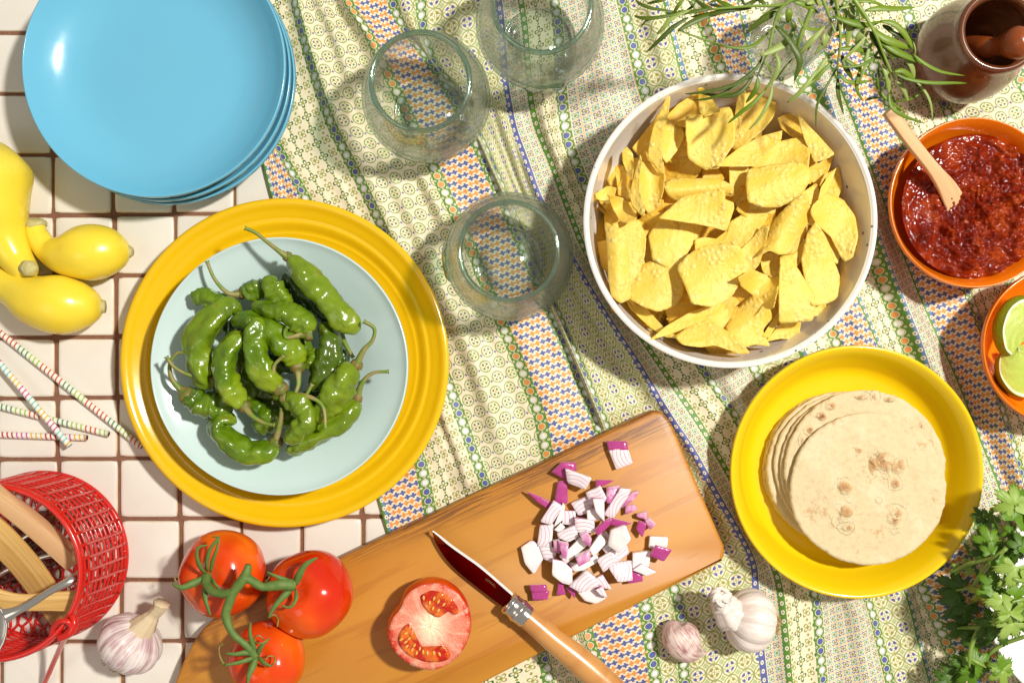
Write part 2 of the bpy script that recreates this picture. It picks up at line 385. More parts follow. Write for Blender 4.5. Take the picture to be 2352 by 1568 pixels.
c = ramp(n, [(0.3, (0.36, 0.50, 0.05)), (0.55, (0.50, 0.60, 0.10)), (0.8, (0.74, 0.80, 0.36))])
u = node('ShaderNodeUVMap'); sp = node('ShaderNodeSeparateXYZ'); X.nt.links.new(u.outputs[0], sp.inputs[0])
c = cmix(sstep(X(sp.outputs[0]), 0.90, 0.95), c, (0.86, 0.88, 0.70)); c = cmix(sstep(X(sp.outputs[0]), 0.975, 0.99), c, (0.25, 0.40, 0.04))
setc(b, 'Base Color', c); setc(b, 'Roughness', 0.15); setc(b, 'Subsurface Weight', 0.2); b.inputs['Subsurface Scale'].default_value = 0.004
bump(b, n, 0.4, 0.001); M['limeflesh'] = m
def leafm(name, c1, c2, back=0.25):
    m, b = newmat(name); n = noi(60, 3)
    oi = node('ShaderNodeObjectInfo'); r = X(oi.outputs['Random'])
    c = cmix(r * 0.7 + n * 0.3, c1, c2)
    setc(b, 'Base Color', c); setc(b, 'Roughness', 0.45); bump(b, noi(160, 2, 0.6, coord('Object', (1, 1, 1))), 0.25, 0.001)
    out = X.nt.nodes['Material Output']; tl = node('ShaderNodeBsdfTranslucent'); X.nt.links.new(c.o, tl.inputs[0])
    ms = node('ShaderNodeMixShader'); ms.inputs[0].default_value = back
    X.nt.links.new(b.outputs[0], ms.inputs[1]); X.nt.links.new(tl.outputs[0], ms.inputs[2]); X.nt.links.new(ms.outputs[0], out.inputs[0])
    return m
M['tarr'] = leafm('tarragon leaf', (0.12, 0.21, 0.005), (0.21, 0.31, 0.018))
M['tarrD'] = leafm('dark tarragon leaf', (0.05, 0.085, 0.004), (0.11, 0.165, 0.008), 0.2)
M['tarrL'] = leafm('silvery tarragon leaf', (0.28, 0.38, 0.07), (0.40, 0.49, 0.14), 0.3)
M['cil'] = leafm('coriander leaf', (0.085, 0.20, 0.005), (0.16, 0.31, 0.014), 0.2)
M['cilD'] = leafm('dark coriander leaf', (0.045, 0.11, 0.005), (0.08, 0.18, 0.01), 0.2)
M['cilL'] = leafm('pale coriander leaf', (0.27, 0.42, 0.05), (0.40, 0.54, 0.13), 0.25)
M['cilY'] = leafm('yellowing coriander leaf', (0.38, 0.38, 0.03), (0.45, 0.45, 0.04))
M['gstem'] = simple('green stalk', (0.20, 0.30, 0.05), 0.4)[0]
def garlic_mat(name, a, p, amt):
    m, b = newmat(name); v = coord('UV', (3, 60, 1)); n = noi(1.0, 3, 0.6, v); q = noi(0.5, 2, 0.5, coord('UV', (8, 14, 1)))
    c = cmix(sstep(n * 0.6 + q * 0.4, 0.42, 0.62) * amt, a, p); c = cmix(sstep(noi(1.3, 2, 0.5, coord('UV', (6, 200, 1))), 0.56, 0.7) * 0.35, c, lum(p, 0.75))
    setc(b, 'Base Color', c); setc(b, 'Roughness', 0.38); setc(b, 'Subsurface Weight', 0.1); b.inputs['Subsurface Scale'].default_value = 0.003
    bump(b, n, 0.35, 0.0015); return m
M['garlicW'] = garlic_mat('papery white garlic skin', (0.84, 0.76, 0.69), (0.66, 0.48, 0.44), 0.5)
M['garlicP'] = garlic_mat('purple veined garlic skin', (0.80, 0.72, 0.68), (0.46, 0.26, 0.30), 0.85)
M['clove'] = garlic_mat('rosy clove skin', (0.78, 0.64, 0.57), (0.36, 0.13, 0.14), 0.95)
m, b = newmat('dry root tuft'); n = noi(300, 3); setc(b, 'Base Color', cmix(n, (0.30, 0.17, 0.05), (0.60, 0.45, 0.22))); setc(b, 'Roughness', 0.9); bump(b, n, 1.0, 0.002); M['roots'] = m
M['gneck'] = simple('dry garlic neck', (0.66, 0.53, 0.34), 0.7)[0]
def onion_mat(name, kind):
    m, b = newmat(name); 
    if kind == 'p': c = cmix(noi(120, 3), (0.34, 0.02, 0.16), (0.52, 0.09, 0.30))
    elif kind == 'w': c = cmix(sstep(noi(60, 3), 0.45, 0.7) * 0.35, (0.86, 0.80, 0.78), (0.68, 0.45, 0.56))
    elif kind == 'l': c = cmix(sstep(noi(90, 3), 0.4, 0.6), (0.52, 0.14, 0.34), (0.74, 0.42, 0.58))
    else:
        u = node('ShaderNodeUVMap'); sp = node('ShaderNodeSeparateXYZ'); X.nt.links.new(u.outputs[0], sp.inputs[0])
        w = X(sp.outputs[1]) * 2.9 + X(sp.outputs[0]) * X(sp.outputs[0]) * 0.9 + (noi(60, 2) - 0.5) * 0.6; a = ab(cell(w, 1.0))
        c = cmix(sstep(a, 0.25, 0.50) * 0.4, (0.80, 0.71, 0.73), (0.66, 0.42, 0.55)); c = cmix(sstep(a, 0.43, 0.475) * 0.85, c, (0.46, 0.15, 0.34))
    setc(b, 'Base Color', c); setc(b, 'Roughness', 0.22); setc(b, 'Subsurface Weight', 0.15); b.inputs['Subsurface Scale'].default_value = 0.003
    bump(b, noi(300, 3), 0.2, 0.001); return m
for k in 'pwls': M['on' + k] = onion_mat({'p': 'purple onion skin', 'w': 'white onion flesh', 'l': 'pink onion flesh', 's': 'layered onion flesh'}[k], k)
# ------------------------------------------------------------------ printed cloth patterns (UV in px of print)
CREAM = (0.775, 0.68, 0.48); GREEN = (0.085, 0.225, 0.018); BLUE = (0.075, 0.10, 0.31); ORNG = (0.70, 0.28, 0.055)
OLIVE = (0.28, 0.30, 0.04); DGREEN = (0.045, 0.13, 0.012); PALEG = (0.47, 0.56, 0.25); CYAN = (0.13, 0.38, 0.38); PALE = (0.74, 0.78, 0.72)
def cloth_mat(name, fn):
    m, b = newmat('cloth ' + name)
    u = node('ShaderNodeUVMap'); sp = node('ShaderNodeSeparateXYZ'); X.nt.links.new(u.outputs[0], sp.inputs[0])
    wob = (noi(150, 2) - 0.5) * 1.2
    c = fn(X(sp.outputs[0]) * 1000.0 + wob, X(sp.outputs[1]) * 1000.0 + wob * 0.7)
    th = noi(1500, 2)
    setc(b, 'Base Color', cmix((th - 0.5) * 0.25, c, (0.95, 0.9, 0.8))); setc(b, 'Roughness', 0.50)
    b.inputs['Sheen Weight'].default_value = 0.15; b.inputs['Specular IOR Level'].default_value = 0.45
    bump(b, noi(45, 4, 0.6) * 2.0 + th * 0.2, 0.35, 0.0022)
    return m
def f_ht(u, v):
    p = 13.0; i = fl(v / p); a = cell(u + i * p * 0.42, p); c = cell(v, p)
    aa, cc = ab(a), ab(c)
    k = mx((aa < 2.5) * (cc < 6.2), (cc < 2.5) * (aa < 6.2))
    j = fl((u + i * p * 0.42) / p)
    return cmix(k, CREAM, cmix(X.m('FLOORED_MODULO', i + fl(j * 0.5), 2.0), BLUE, ORNG))
def f_bead(A):
    def f(u, v):
        a = u - 14.0; c = cell(v, 22.5); r = sq(a * a + c * c)
        col = cmix((par(v, 22.5, 4) < 1.5), PALE, A)
        out = cmix((r < 8.7), GREEN, CREAM); out = cmix((r < 7.2), out, lum(A, 0.7)); out = cmix((r < 6.4), out, col)
        c2 = cell(v + 11.25, 22.5); s = ab(ab(a) - 10.2) + ab(c2)
        out = cmix((s < 3.4), out, CREAM); out = cmix((s < 1.5), out, GREEN)
        s2 = ab(a) + ab(c2); out = cmix((s2 < 2.6), out, CREAM); out = cmix((s2 < 1.4), out, BLUE)
        return out
    return f
def quatre(a, c, R0, R1, ax):
    r2 = a * a + c * c + 0.01; r = sq(r2)
    q = ab((a * a - c * c) / r2) if ax else ab((a * c * 2.0) / r2)
    return r - (q * R1 + R0)
def f_flower(u, v):
    v = v + u * 0.12
    a = cell(u + 8, 25.0); c = cell(v, 35.0); dk = par(u + 8, 25.0)
    q1 = quatre(a, c, 2.5, 8.5, True); q2 = quatre(a, c, 3.0, 7.5, False); r = sq(a * a + c * c)
    out = cmix((ab(q1) < 2.1) * dk, CREAM, DGREEN); out = cmix((ab(q2) < 1.6) * (1.0 - dk), out, lum(OLIVE, 0.9))
    out = cmix((r < 3.6), out, OLIVE)
    c2 = cell(v + 17.5, 35.0); out = cmix((ab(a) * 1.3 + ab(c2)) < 4.4, out, OLIVE)
    return out
def f_wheel(u, v):
    row = par(v, 33.0); uu = u + row * 18.5; a = cell(uu, 37.0); c = cell(v, 33.0); r = sq(a * a + c * c)
    alt = X.m('FLOORED_MODULO', fl(uu / 37.0) + fl(v / 33.0), 2.0)
    LG = (0.24, 0.29, 0.08)
    out = cmix((r < 14.0) * 0.35, CREAM, (0.66, 0.66, 0.36))
    out = cmix((ab(r - 13.8) < 1.3), out, LG); out = cmix((mn(ab(a), ab(c)) < 0.8) * (r < 13.8) * (r > 8.5), out, LG)
    s = ab((a * c * 2.0) / (a * a + c * c + 0.01)); out = cmix((s > 0.72) * (r > 4.3) * (r < 9.2), out, cmix(alt, (0.10, 0.15, 0.12), (0.13, 0.26, 0.05)))
    out = cmix((r < 2.0), out, lum(ORNG, 0.9))
    a2 = cell(uu + 18.5, 37.0); c2 = cell(v, 33.0) - 6.0; k = mx((ab(a2) < 1.1) * (ab(c2) < 3.4), (ab(c2) < 1.1) * (ab(a2) < 3.4))
    return cmix(k, out, (0.13, 0.11, 0.32))
def f_leaf(u, v):
    p = 38.0; a = cell(u, p); c = cell(v, p); r = sq(a * a + c * c)
    alt = X.m('FLOORED_MODULO', fl(u / p) + fl(v / p), 2.0); L = (0.29, 0.33, 0.10)
    out = cmix((ab(r - 18.3) < 1.5), CREAM, L)
    a2 = cell(u + p / 2, p); c2 = cell(v + p / 2, p); r2 = sq(a2 * a2 + c2 * c2)
    out = cmix((ab(r2 - 18.3) < 0.9) * (r > 10), out, lum(L, 1.15))
    out = cmix((ab(a2) + ab(c2)) < 7.5, out, (0.42, 0.50, 0.23))
    s = ab((a * c * 2.0) / (a * a + c * c + 0.01)); out = cmix((s > 0.66) * (r > 6.0) * (r < 12.5), out, cmix(alt, BLUE, OLIVE))
    out = cmix((r < 7.0) * (mn(ab(a), ab(c)) < 0.7), out, L)
    return out
def f_dense(u, v):
    p = 19.0; v = v + u * 0.1; a = cell(u, p); c = cell(v, p); r = sq(a * a + c * c)
    alt = X.m('FLOORED_MODULO', fl(u / p) + fl(v / p), 2.0)
    q = quatre(a, c, 2.6, 5.2, False)
    out = cmix((ab(q) < 1.5), CREAM, cmix(alt, CYAN, (0.17, 0.17, 0.28)))
    out = cmix((r < 2.9), out, OLIVE); out = cmix((mx(ab(a), ab(c)) > 8.9), out, (0.72, 0.42, 0.18))
    return out
def f_thin(A, B=None):
    def f(u, v):
        c = cell(v, 21.0); a = u - (8.0 if A is not None else 8.0); r = sq(a * a + c * c * 0.6)
        base = cmix((u > 7.0), A, B) if B else A
        out = cmix((r < 4.2), base, CREAM); return cmix((r < 1.6), out, BLUE)
    return f
CM = {'ht': cloth_mat('houndstooth', f_ht), 'bb': cloth_mat('blue bead band', f_bead(BLUE)), 'bo': cloth_mat('orange bead band', f_bead(ORNG)),
      'fl': cloth_mat('four petal field', f_flower), 'wh': cloth_mat('wheel field', f_wheel), 'le': cloth_mat('leafy ring field', f_leaf),
      'de': cloth_mat('small flower field', f_dense), 'tb': cloth_mat('blue piping', f_thin(BLUE)), 'tg': cloth_mat('green piping', f_thin(GREEN)),
      'tm': cloth_mat('blue green piping', f_thin(GREEN, (0.11, 0.22, 0.40)))}
SEC = [('tm', 12), ('ht', 78), ('bb', 28), ('fl', 120), ('bb', 28), ('wh', 160), ('bo', 28), ('ht', 86), ('bb', 28), ('le', 44), ('bb', 26), ('le', 167),
       ('tb', 17), ('de', 42), ('tg', 16), ('fl', 70), ('bb', 26), ('de', 134), ('bb', 26), ('le', 82), ('tm', 14), ('fl', 58), ('bo', 26), ('ht', 86),
       ('tm', 12), ('fl', 50), ('bo', 26), ('tm', 14), ('de', 52), ('tm', 12), ('ht', 84), ('bb', 28), ('fl', 116), ('bb', 28), ('wh', 160), ('bo', 28),
       ('ht', 86), ('bb', 28), ('le', 44), ('bb', 26), ('le', 160)]
ST = [0]
for _k, _w in SEC: ST.append(ST[-1] + _w)
def cen(i): return (ST[i] + ST[i + 1]) / 2
TR = {  # section index -> [(y, x)...] of its centre line in the photograph
 0: [(0, 540), (345, 604), (455, 630), (1165, 882), (1215, 893)],
 2: [(0, 560), (328, 631), (454, 702), (1057, 970), (1149, 985)],
 4: [(17, 684), (109, 705), (212, 736), (303, 770), (414, 828), (513, 876), (891, 1035), (1014, 1079), (1098, 1112), (1514, 1257)],
 6: [(22, 804), (82, 848), (113, 862), (398, 1001), (496, 1046), (547, 1072), (750, 1154), (818, 1185), (885, 1212), (956, 1240), (1028, 1250), (1473, 1350), (1521, 1372)],
 8: [(7, 901), (56, 920), (168, 1009), (231, 1047), (332, 1098), (383, 1120), (486, 1167), (551, 1195), (719, 1267), (833, 1317), (918, 1352), (984, 1379), (1389, 1484), (1486, 1496), (1559, 1505)],
 10: [(0, 968), (52, 967), (130, 985), (231, 1064), (332, 1113), (719, 1281), (1000, 1400), (1200, 1500), (1403, 1564), (1551, 1568)],
 12: [(20, 1149), (195, 1160), (294, 1177), (373, 1204), (451, 1231), (611, 1322), (652, 1344), (738, 1397), (827, 1457), (928, 1516), (976, 1547), (1020, 1579), (1070, 1606), (1160, 1657), (1229, 1697), (1289, 1729), (1328, 1731), (1498, 1746), (1553, 1753)],
 14: [(21, 1200), (79, 1208), (226, 1218), (291, 1231), (380, 1269), (458, 1296), (565, 1334), (594, 1349), (785, 1478), (840, 1516), (915, 1566), (970, 1604), (1060, 1657), (1120, 1690), (1311, 1779), (1359, 1788), (1465, 1799), (1553, 1807)],
 16: [(21, 1276), (75, 1281), (222, 1286), (328, 1298), (397, 1324), (438, 1341), (844, 1611), (884, 1638), (928, 1672), (956, 1692), (1376, 1874), (1497, 1880), (1562, 1885)],
 18: [(5, 1427), (74, 1444), (127, 1458), (199, 1475), (857, 1730), (888, 1751), (1399, 1998), (1486, 2019), (1547, 2036)],
 20: [(10, 1526), (77, 1540), (132, 1555), (182, 1566), (815, 1842), (1361, 2081), (1460, 2104), (1551, 2131)],
 22: [(53, 1608), (101, 1629), (151, 1651), (789, 1919), (1352, 2108), (1420, 2138), (1519, 2184)],
 24: [(14, 1696), (48, 1706), (149, 1725), (735, 1990), (792, 2014), (1308, 2245), (1407, 2267)],
 26: [(0, 1790), (180, 1840), (211, 1857), (639, 2016), (724, 2048), (787, 2072), (1229, 2233), (1260, 2248)],
 29: [(45, 1869), (173, 1912), (228, 1934), (295, 1960), (350, 1977), (466, 2028), (667, 2105), (772, 2153), (873, 2197), (1079, 2280), (1120, 2297)],
 31: [(86, 1960), (149, 1996), (201, 2018), (331, 2079), (667, 2215), (772, 2249), (931, 2283), (1058, 2321), (1110, 2338)],
 33: [(0, 2066), (29, 2080), (82, 2095), (249, 2169), (900, 2400), (1100, 2480)],
 35: [(0, 2280), (190, 2342), (600, 2500), (1100, 2690)],
}
def track(i, y):
    t = TR[i]
    if y <= t[0][0]: return t[0][1] + (y - t[0][0]) * 0.22
    if y >= t[-1][0]: return t[-1][1] + (y - t[-1][0]) * (0.17 if i < 5 else 0.30 if i > 24 else 0.12 if i in (10, 12, 14, 16) else 0.24)
    for (y0, x0), (y1, x1) in zip(t, t[1:]):
        if y0 <= y <= y1: return x0 + (x1 - x0) * (y - y0) / (y1 - y0)
ROWY = list(range(-170, 1745, 6)); TK = sorted(TR)
TX = {}
for i in TK:
    raw = [track(i, y) for y in ROWY]; n = len(raw)
    TX[i] = [sum(raw[max(0, min(n - 1, j + d))] for d in range(-4, 5)) / 9 for j in range(n)]
ROWX = []
for j, y in enumerate(ROWY):
    xs = [TX[i][j] for i in TK]
    for q in range(1, len(xs)):
        mnx = xs[q - 1] + 0.10 * (cen(TK[q]) - cen(TK[q - 1])); xs[q] = max(xs[q], mnx)
    ROWX.append(xs)
TC = [cen(i) for i in TK]
def x_of(U, j):
    xs = ROWX[j]
    if U <= TC[0]: return xs[0] + (U - TC[0]) * 0.95
    if U >= TC[-1]: return xs[-1] + (U - TC[-1]) * 1.0
    for q in range(len(TC) - 1):
        if TC[q] <= U <= TC[q + 1]: return xs[q] + (xs[q + 1] - xs[q]) * (U - TC[q]) / (TC[q + 1] - TC[q])
# folds: (U at crest, width left, width right, height mm, y0, y1, sideways drift of the crest in U per 1000 px)
FOLDS = [(268, 26, 34, 9, -150, 640, 10), (345, 26, 30, 7, 300, 1010, -25), (398, 14, 24, 5, 330, 740, 30), (205, 15, 26, 6, 860, 1260, 30),
         (244, 10, 14, 4, 1010, 1250, 0), (432, 30, 26, 9, -150, 230, 40), (330, 24, 30, 6, -150, 260, 60), (585, 20, 20, 6, -150, 1150, 10), (760, 26, 30, 5, 250, 700, 60),
         (812, 24, 26, 7, 330, 1290, 0), (905, 28, 26, 7, 210, 600, 0), (1010, 34, 36, 5, 780, 1300, 0), (660, 60, 50, 5, 700, 1100, 0), (475, 50, 50, 4, 560, 1150, 0),
         (1500, 16, 34, 10, 120, 1020, 0), (1318, 10, 30, 7, -150, 260, 0), (1246, 22, 30, 6, 830, 1100, 0), (1060, 40, 45, 6, 1180, 1700, 0), (700, 40, 44, 5, 1280, 1700, 0),
         (880, 18, 26, 5, 1250, 1700, 0), (1190, 26, 30, 6, -150, 260, 0), (1570, 18, 30, 6, -50, 420, 0), (1650, 40, 40, 6, 600, 1250, 0), (1700, 30, 40, 7, -150, 330, 0), (1880, 40, 50, 6, 120, 700, 0), (1340, 30, 30, 6, 1260, 1700, 0)]
FLAT = [(653, 833, 330), (1676, 520, 270), (1969, 1070, 225), (991, 250, 105), (1245, 95, 105), (1170, 598, 105), (2225, 480, 150), (2440, 795, 140), (410, 190, 200), (2215, 125, 110), (1785, 120, 90), (2500, 1385, 180)]
def board_d(x, y):     # signed distance outside the cutting board in px
    u = Vector((-0.9055, 0.4243)); c = Vector((1575, 1108)); d = Vector((x, y)) - c
    a = d.dot(u); b = d.dot(Vector((u.y, -u.x)))
    return max(-a, a - 1300, abs(b) - 178)
def fold_z(x, y, U, V):
    z = 0.0
    for u0, wl, wr, h, y0, y1, dr in FOLDS:
        if y < y0 - 80 or y > y1 + 80: continue
        c = u0 + dr * (y - y0) / 1000 + 5 * sin(y / 90.0 + u0)
        d = U - c; w = wl if d < 0 else wr
        if abs(d) > 3 * w: continue
        win = min(1, max(0, (y - y0 + 80) / 160)) * min(1, max(0, (y1 + 80 - y) / 160)); win = win * win * (3 - 2 * win)
        z = max(z, h * math.exp(-(d / w) ** 2) * win * (0.85 + 0.3 * nz(U / 200, y / 120))) if False else z + h * math.exp(-(d / w) ** 2) * win * (0.85 + 0.3 * nz(U / 200, y / 120))
    z += 2.6 * max(0, nz(U / 62, V / 420, 3.1) + 0.15) + 1.2 * nz(U / 25, V / 120, 7.7) + 0.9
    z = min(z, 12)
    k = 1.0
    for cx, cy, r in FLAT:
        d = sqrt((x - cx) ** 2 + (y - cy) ** 2) - r
        if d < 60: k = min(k, max(0, d / 60))
    d = board_d(x, y)
    if d < 45: k = min(k, max(0, d / 45))
    k = k * k * (3 - 2 * k)
    return 0.0022 + 0.0016 * max(0.0, z) * k
def build_cloth():
    us, sec = [], []
    for i, (k, w) in enumerate(SEC):
        n = max(2, round(w / 6.5))
        for q in range(n): us.append(ST[i] + w * q / n); sec.append(i)
    us.append(ST[-1])
    names = list(CM); v, uvl, faces, fm, loopuv = [], [], [], [], []
    nc = len(us)
    for j, y in enumerate(ROWY):
        for U in us:
            x = x_of(U, j); V = 0.95 * (y * 1.063) + 0.30 * (x * 1.063)
            z = fold_z(x, y, U, V); p = P(x, y, 0); v.append((p.x, p.y, z)); uvl.append((U, V))
    for j in range(len(ROWY) - 1):
        for i in range(nc - 1):
            a = j * nc + i
            faces.append((a, a + nc, a + nc + 1, a + 1)); fm.append(names.index(SEC[sec[i]][0]))
            s0 = ST[sec[i]]
            for q in (a, a + nc, a + nc + 1, a + 1): loopuv += [(uvl[q][0] - s0) / 1000, uvl[q][1] / 1000]
    o = mesh('tablecloth', v, faces, [CM[k] for k in names], fm=fm, cat='tablecloth',
             label='green and cream striped printed tablecloth lying in folds over the tiles')
    l = o.data.uv_layers.new(name='UVMap'); l.data.foreach_set('uv', loopuv)
    sm = o.modifiers.new('thickness', 'SOLIDIFY'); sm.thickness = 0.0006; sm.offset = -1
build_cloth()
# ------------------------------------------------------------------ tiled table top
TOPZ = 0.0
tbl = thing('tiled_tabletop', 'cream square tiles set in brown grout under the dishes', 'tabletop', (0, 0, -0.03), kind='structure')
tbl['_w'] = (0, 0, -0.03)
gv = [P(-330, -260, 0), P(2700, -260, 0), P(2700, 1830, 0), P(-330, 1830, 0)]
gv = [Vector((p.x, p.y, z)) for z in (-0.03, -0.0016) for p in gv]
mesh('grout_bed', gv, [(0, 1, 2, 3), (7, 6, 5, 4), (0, 4, 5, 1), (1, 5, 6, 2), (2, 6, 7, 3), (3, 7, 4, 0)], M['grout'], tbl, smooth=False)
def grid(i, j):                    # grout crossing i (right), j (down), in photo px
    return (122 + 139.3 * i + 0.019 * 139.8 * j - 3 * sin(i * 2.3 + j), 495 + 139.8 * j - 0.011 * 139.3 * i)
for i in range(-3, 9):
    for j in range(-5, 9):
        g = random.uniform(3.0, 4.5)
        q = [grid(i, j), grid(i + 1, j), grid(i + 1, j + 1), grid(i, j + 1)]
        cx = sum(p[0] for p in q) / 4; cy = sum(p[1] for p in q) / 4
        v, uv, f = [], [], []
        tx, ty, th = random.uniform(-.0035, .0035), random.uniform(-.0035, .0035), random.uniform(-0.0002, 0.0002)
        N = 7; rings = [(0.0, -0.0022), (0.35, -0.0006), (1.5, 0.0), (5, 0.0003)]
        def edge(inset, z):
            pts = []
            for s in range(4):
                a, b2 = q[s], q[(s + 1) % 4]
                for t in range(N):
                    k = t / N; x = a[0] + (b2[0] - a[0]) * k; y = a[1] + (b2[1] - a[1]) * k
                    lim = 69.6 - g - inset - 0.5 * (noise.noise(Vector((x / 21, y / 21, 1)))) 
                    lx = max(-lim, min(lim, x - cx)); ly = max(-lim, min(lim, y - cy))
                    rr = 6.0; c = lim - rr
                    if abs(lx) > c and abs(ly) > c:
                        dx, dy = abs(lx) - c, abs(ly) - c; d = sqrt(dx * dx + dy * dy)
                        if d > rr: dx *= rr / d; dy *= rr / d
                        lx = math.copysign(c + dx, lx); ly = math.copysign(c + dy, ly)
                    p = P(cx + lx, cy + ly, 0); pts.append((p.x, p.y, z + th + tx * p.x * 0 + lx * S * tx * 4 + ly * S * ty * 4))
                    uv.append((0.5 + lx / 134, 0.5 + ly / 134))
            return pts
        for ins, z in rings: v += edge(ins * 1.6, z)
        n = 4 * N
        for r in range(len(rings) - 1):
            for t in range(n): f.append((r * n + t, r * n + (t + 1) % n, (r + 1) * n + (t + 1) % n, (r + 1) * n + t)[::-1])
        f.append(tuple((len(rings) - 1) * n + t for t in range(n))[::-1])
        mesh('tile', v, f, M['tile'], tbl, origin=(P(cx, cy).x, P(cx, cy).y, 0), uv=uv)
# ------------------------------------------------------------------ dishes
def dish(name, label, cat, px, py, r, zr, mat, inner, base_z=0.003, th=0.0035, foot=0.55, group=None, outer=None, n=128, lipmat=None):
    """inner: [(fraction of R, height above base)] ending at the rim height; (px,py,r) is the rim circle as seen"""
    Rr = R(r, zr); c = P(px, py, zr); h = zr - base_z
    ks = 60
    pts = [(a * Rr, b2) for a, b2 in inner]
    sm = []
    for i in range(len(pts) - 1):
        sm.append(pts[i])
    sm.append(pts[-1])
    outp = [(Rr * 1.004 + 0.0006, h - 0.0006), (Rr * 1.004 + 0.0006, h - 0.002)]
    if outer: outp += [(a * Rr, b2) for a, b2 in outer]
    else:
        outp += [(a * Rr + th * 0.5, max(b2 - th, 0.002)) for a, b2 in reversed(inner[2:-1])] + [(foot * Rr + th, 0.003), (foot * Rr + th * 0.6, 0.0), (foot * Rr - th * 0.6, 0.0), (foot * Rr - th * 0.8, 0.0025), (0.0001, 0.003)]
    prof = [(max(a, 0.0001), b2) for a, b2 in sm] + outp
    v, f = lathe(prof, (c.x, c.y, base_z), n)
    mats = [mat] + ([lipmat] if lipmat else [])
    fm = None
    if lipmat:
        k = len(sm) - 2; fm = []
        for j in range(len(prof) - 1): fm += [0 if j < k else 1] * n
    f = [q[::-1] for q in f] if False else f
    o = mesh(name, v, f, mats, origin=(c.x, c.y, base_z), label=label, cat=cat, group=group, fm=fm)
    return o, c, Rr
def smooth_prof(pts, k=6):
    out = []
    P3 = cr([Vector((a, b2, 0)) for a, b2 in pts], (len(pts) - 1) * k + 1)
    return [(max(p.x, 0.0), p.y) for p in P3]
bp = smooth_prof([(0, .005), (.3, .005), (.55, .0052), (.68, .0075), (.80, .013), (.90, .021), (.97, .029), (1, .0325)])
for k in range(3):
    z = 0.035 + 0.015 * k; tz = 0.065
    a = P(352, 150, tz); rr = 300 * S * (H - tz) / H
    off = [(0.0015, -0.002), (0.001, -0.001), (0, 0)][k]
    c = (a.x + off[0], a.y + off[1], z)
    px, py = c[0] / (S * (H - z) / H) + CX, -c[1] / (S * (H - z) / H) + CY
    dish('dinner_plate', ['bottom blue plate of the stack, its rim lowest', 'middle blue plate of the stack of three', 'top turquoise blue plate of the stack, its inside fully seen'][k], 'plate',
         px, py, rr / (S * (H - z) / H), z, M['blue'], bp, base_z=z - 0.0325, foot=0.5, group='stacked blue plates', n=160)
yp = smooth_prof([(0, .007), (.3, .007), (.62, .0072), (.74, .008)], 4) + [(.775, .0092), (.79, .0100), (.80, .0108), (.806, .0109), (.812, .0107), (.83, .0130), (.85, .0150), (.868, .0170), (.876, .0171), (.883, .0168)] + smooth_prof([(.90, .0185), (.94, .0215), (.965, .0242), (.985, .0255), (1, .0250)], 3)
dish('serving_platter', 'large round golden yellow platter with ringed rim under the pepper bowl', 'platter', 653, 833, 375, 0.028, M['yellow'], yp, n=192)
ap = smooth_prof([(0, .006), (.25, .006), (.42, .0075), (.56, .0135), (.70, .0215), (.84, .0290), (.95, .0355), (1, .0400)])
dish('pepper_bowl', 'pale aqua wide bowl holding the green peppers on the yellow platter', 'bowl', 641, 841, 293.5, 0.052, M['aqua'], ap, base_z=0.012, foot=0.42, n=160)
cp = smooth_prof([(0, .010), (.4, .010), (.66, .0115), (.80, .020), (.89, .040), (.94, .062), (.965, .078), (.975, .0805), (.99, .0820), (1, .0815)])
dish('chip_bowl', 'big white speckled stoneware bowl full of tortilla chips', 'bowl', 1678, 507, 335, 0.085, M['white'], cp, foot=0.55, n=160,
     outer=[(1.0, .074), (.985, .058), (.95, .036), (.88, .016), (.72, .004), (.6, .003), (.58, 0), (.52, 0), (.5, .003), (.0005, .004)])
tp = smooth_prof([(0, .007), (.4, .007), (.70, .0075), (.78, .009)], 4) + smooth_prof([(.80, .0102), (.83, .0130), (.86, .0185), (.89, .0245), (.94, .0335), (.98, .0383), (1, .0390)], 4)
dish('tortilla_plate', 'deep lemon yellow plate holding the stack of tortillas', 'plate', 1969, 1084, 288, 0.042, M['lemon'], tp, n=160)
sp_ = smooth_prof([(0, .006), (.45, .008), (.7, .018), (.86, .034), (.95, .050), (1, .0570)])
dish('salsa_bowl', 'orange bowl filled with chunky dark red salsa', 'bowl', 2240, 465, 193, 0.060, M['orange'], sp_, n=128)
dish('lime_bowl', 'orange bowl cut by the frame edge, holding cut limes', 'bowl', 2440, 795, 179, 0.055, M['orange'], [(a, b2 * .052 / .057) for a, b2 in sp_], n=128)
dish('herb_bowl', 'plain white bowl under the bunch of coriander', 'bowl', 2520, 1385, 248, 0.055, M['white2'], [(a, b2 * .052 / .057) for a, b2 in sp_], n=128)
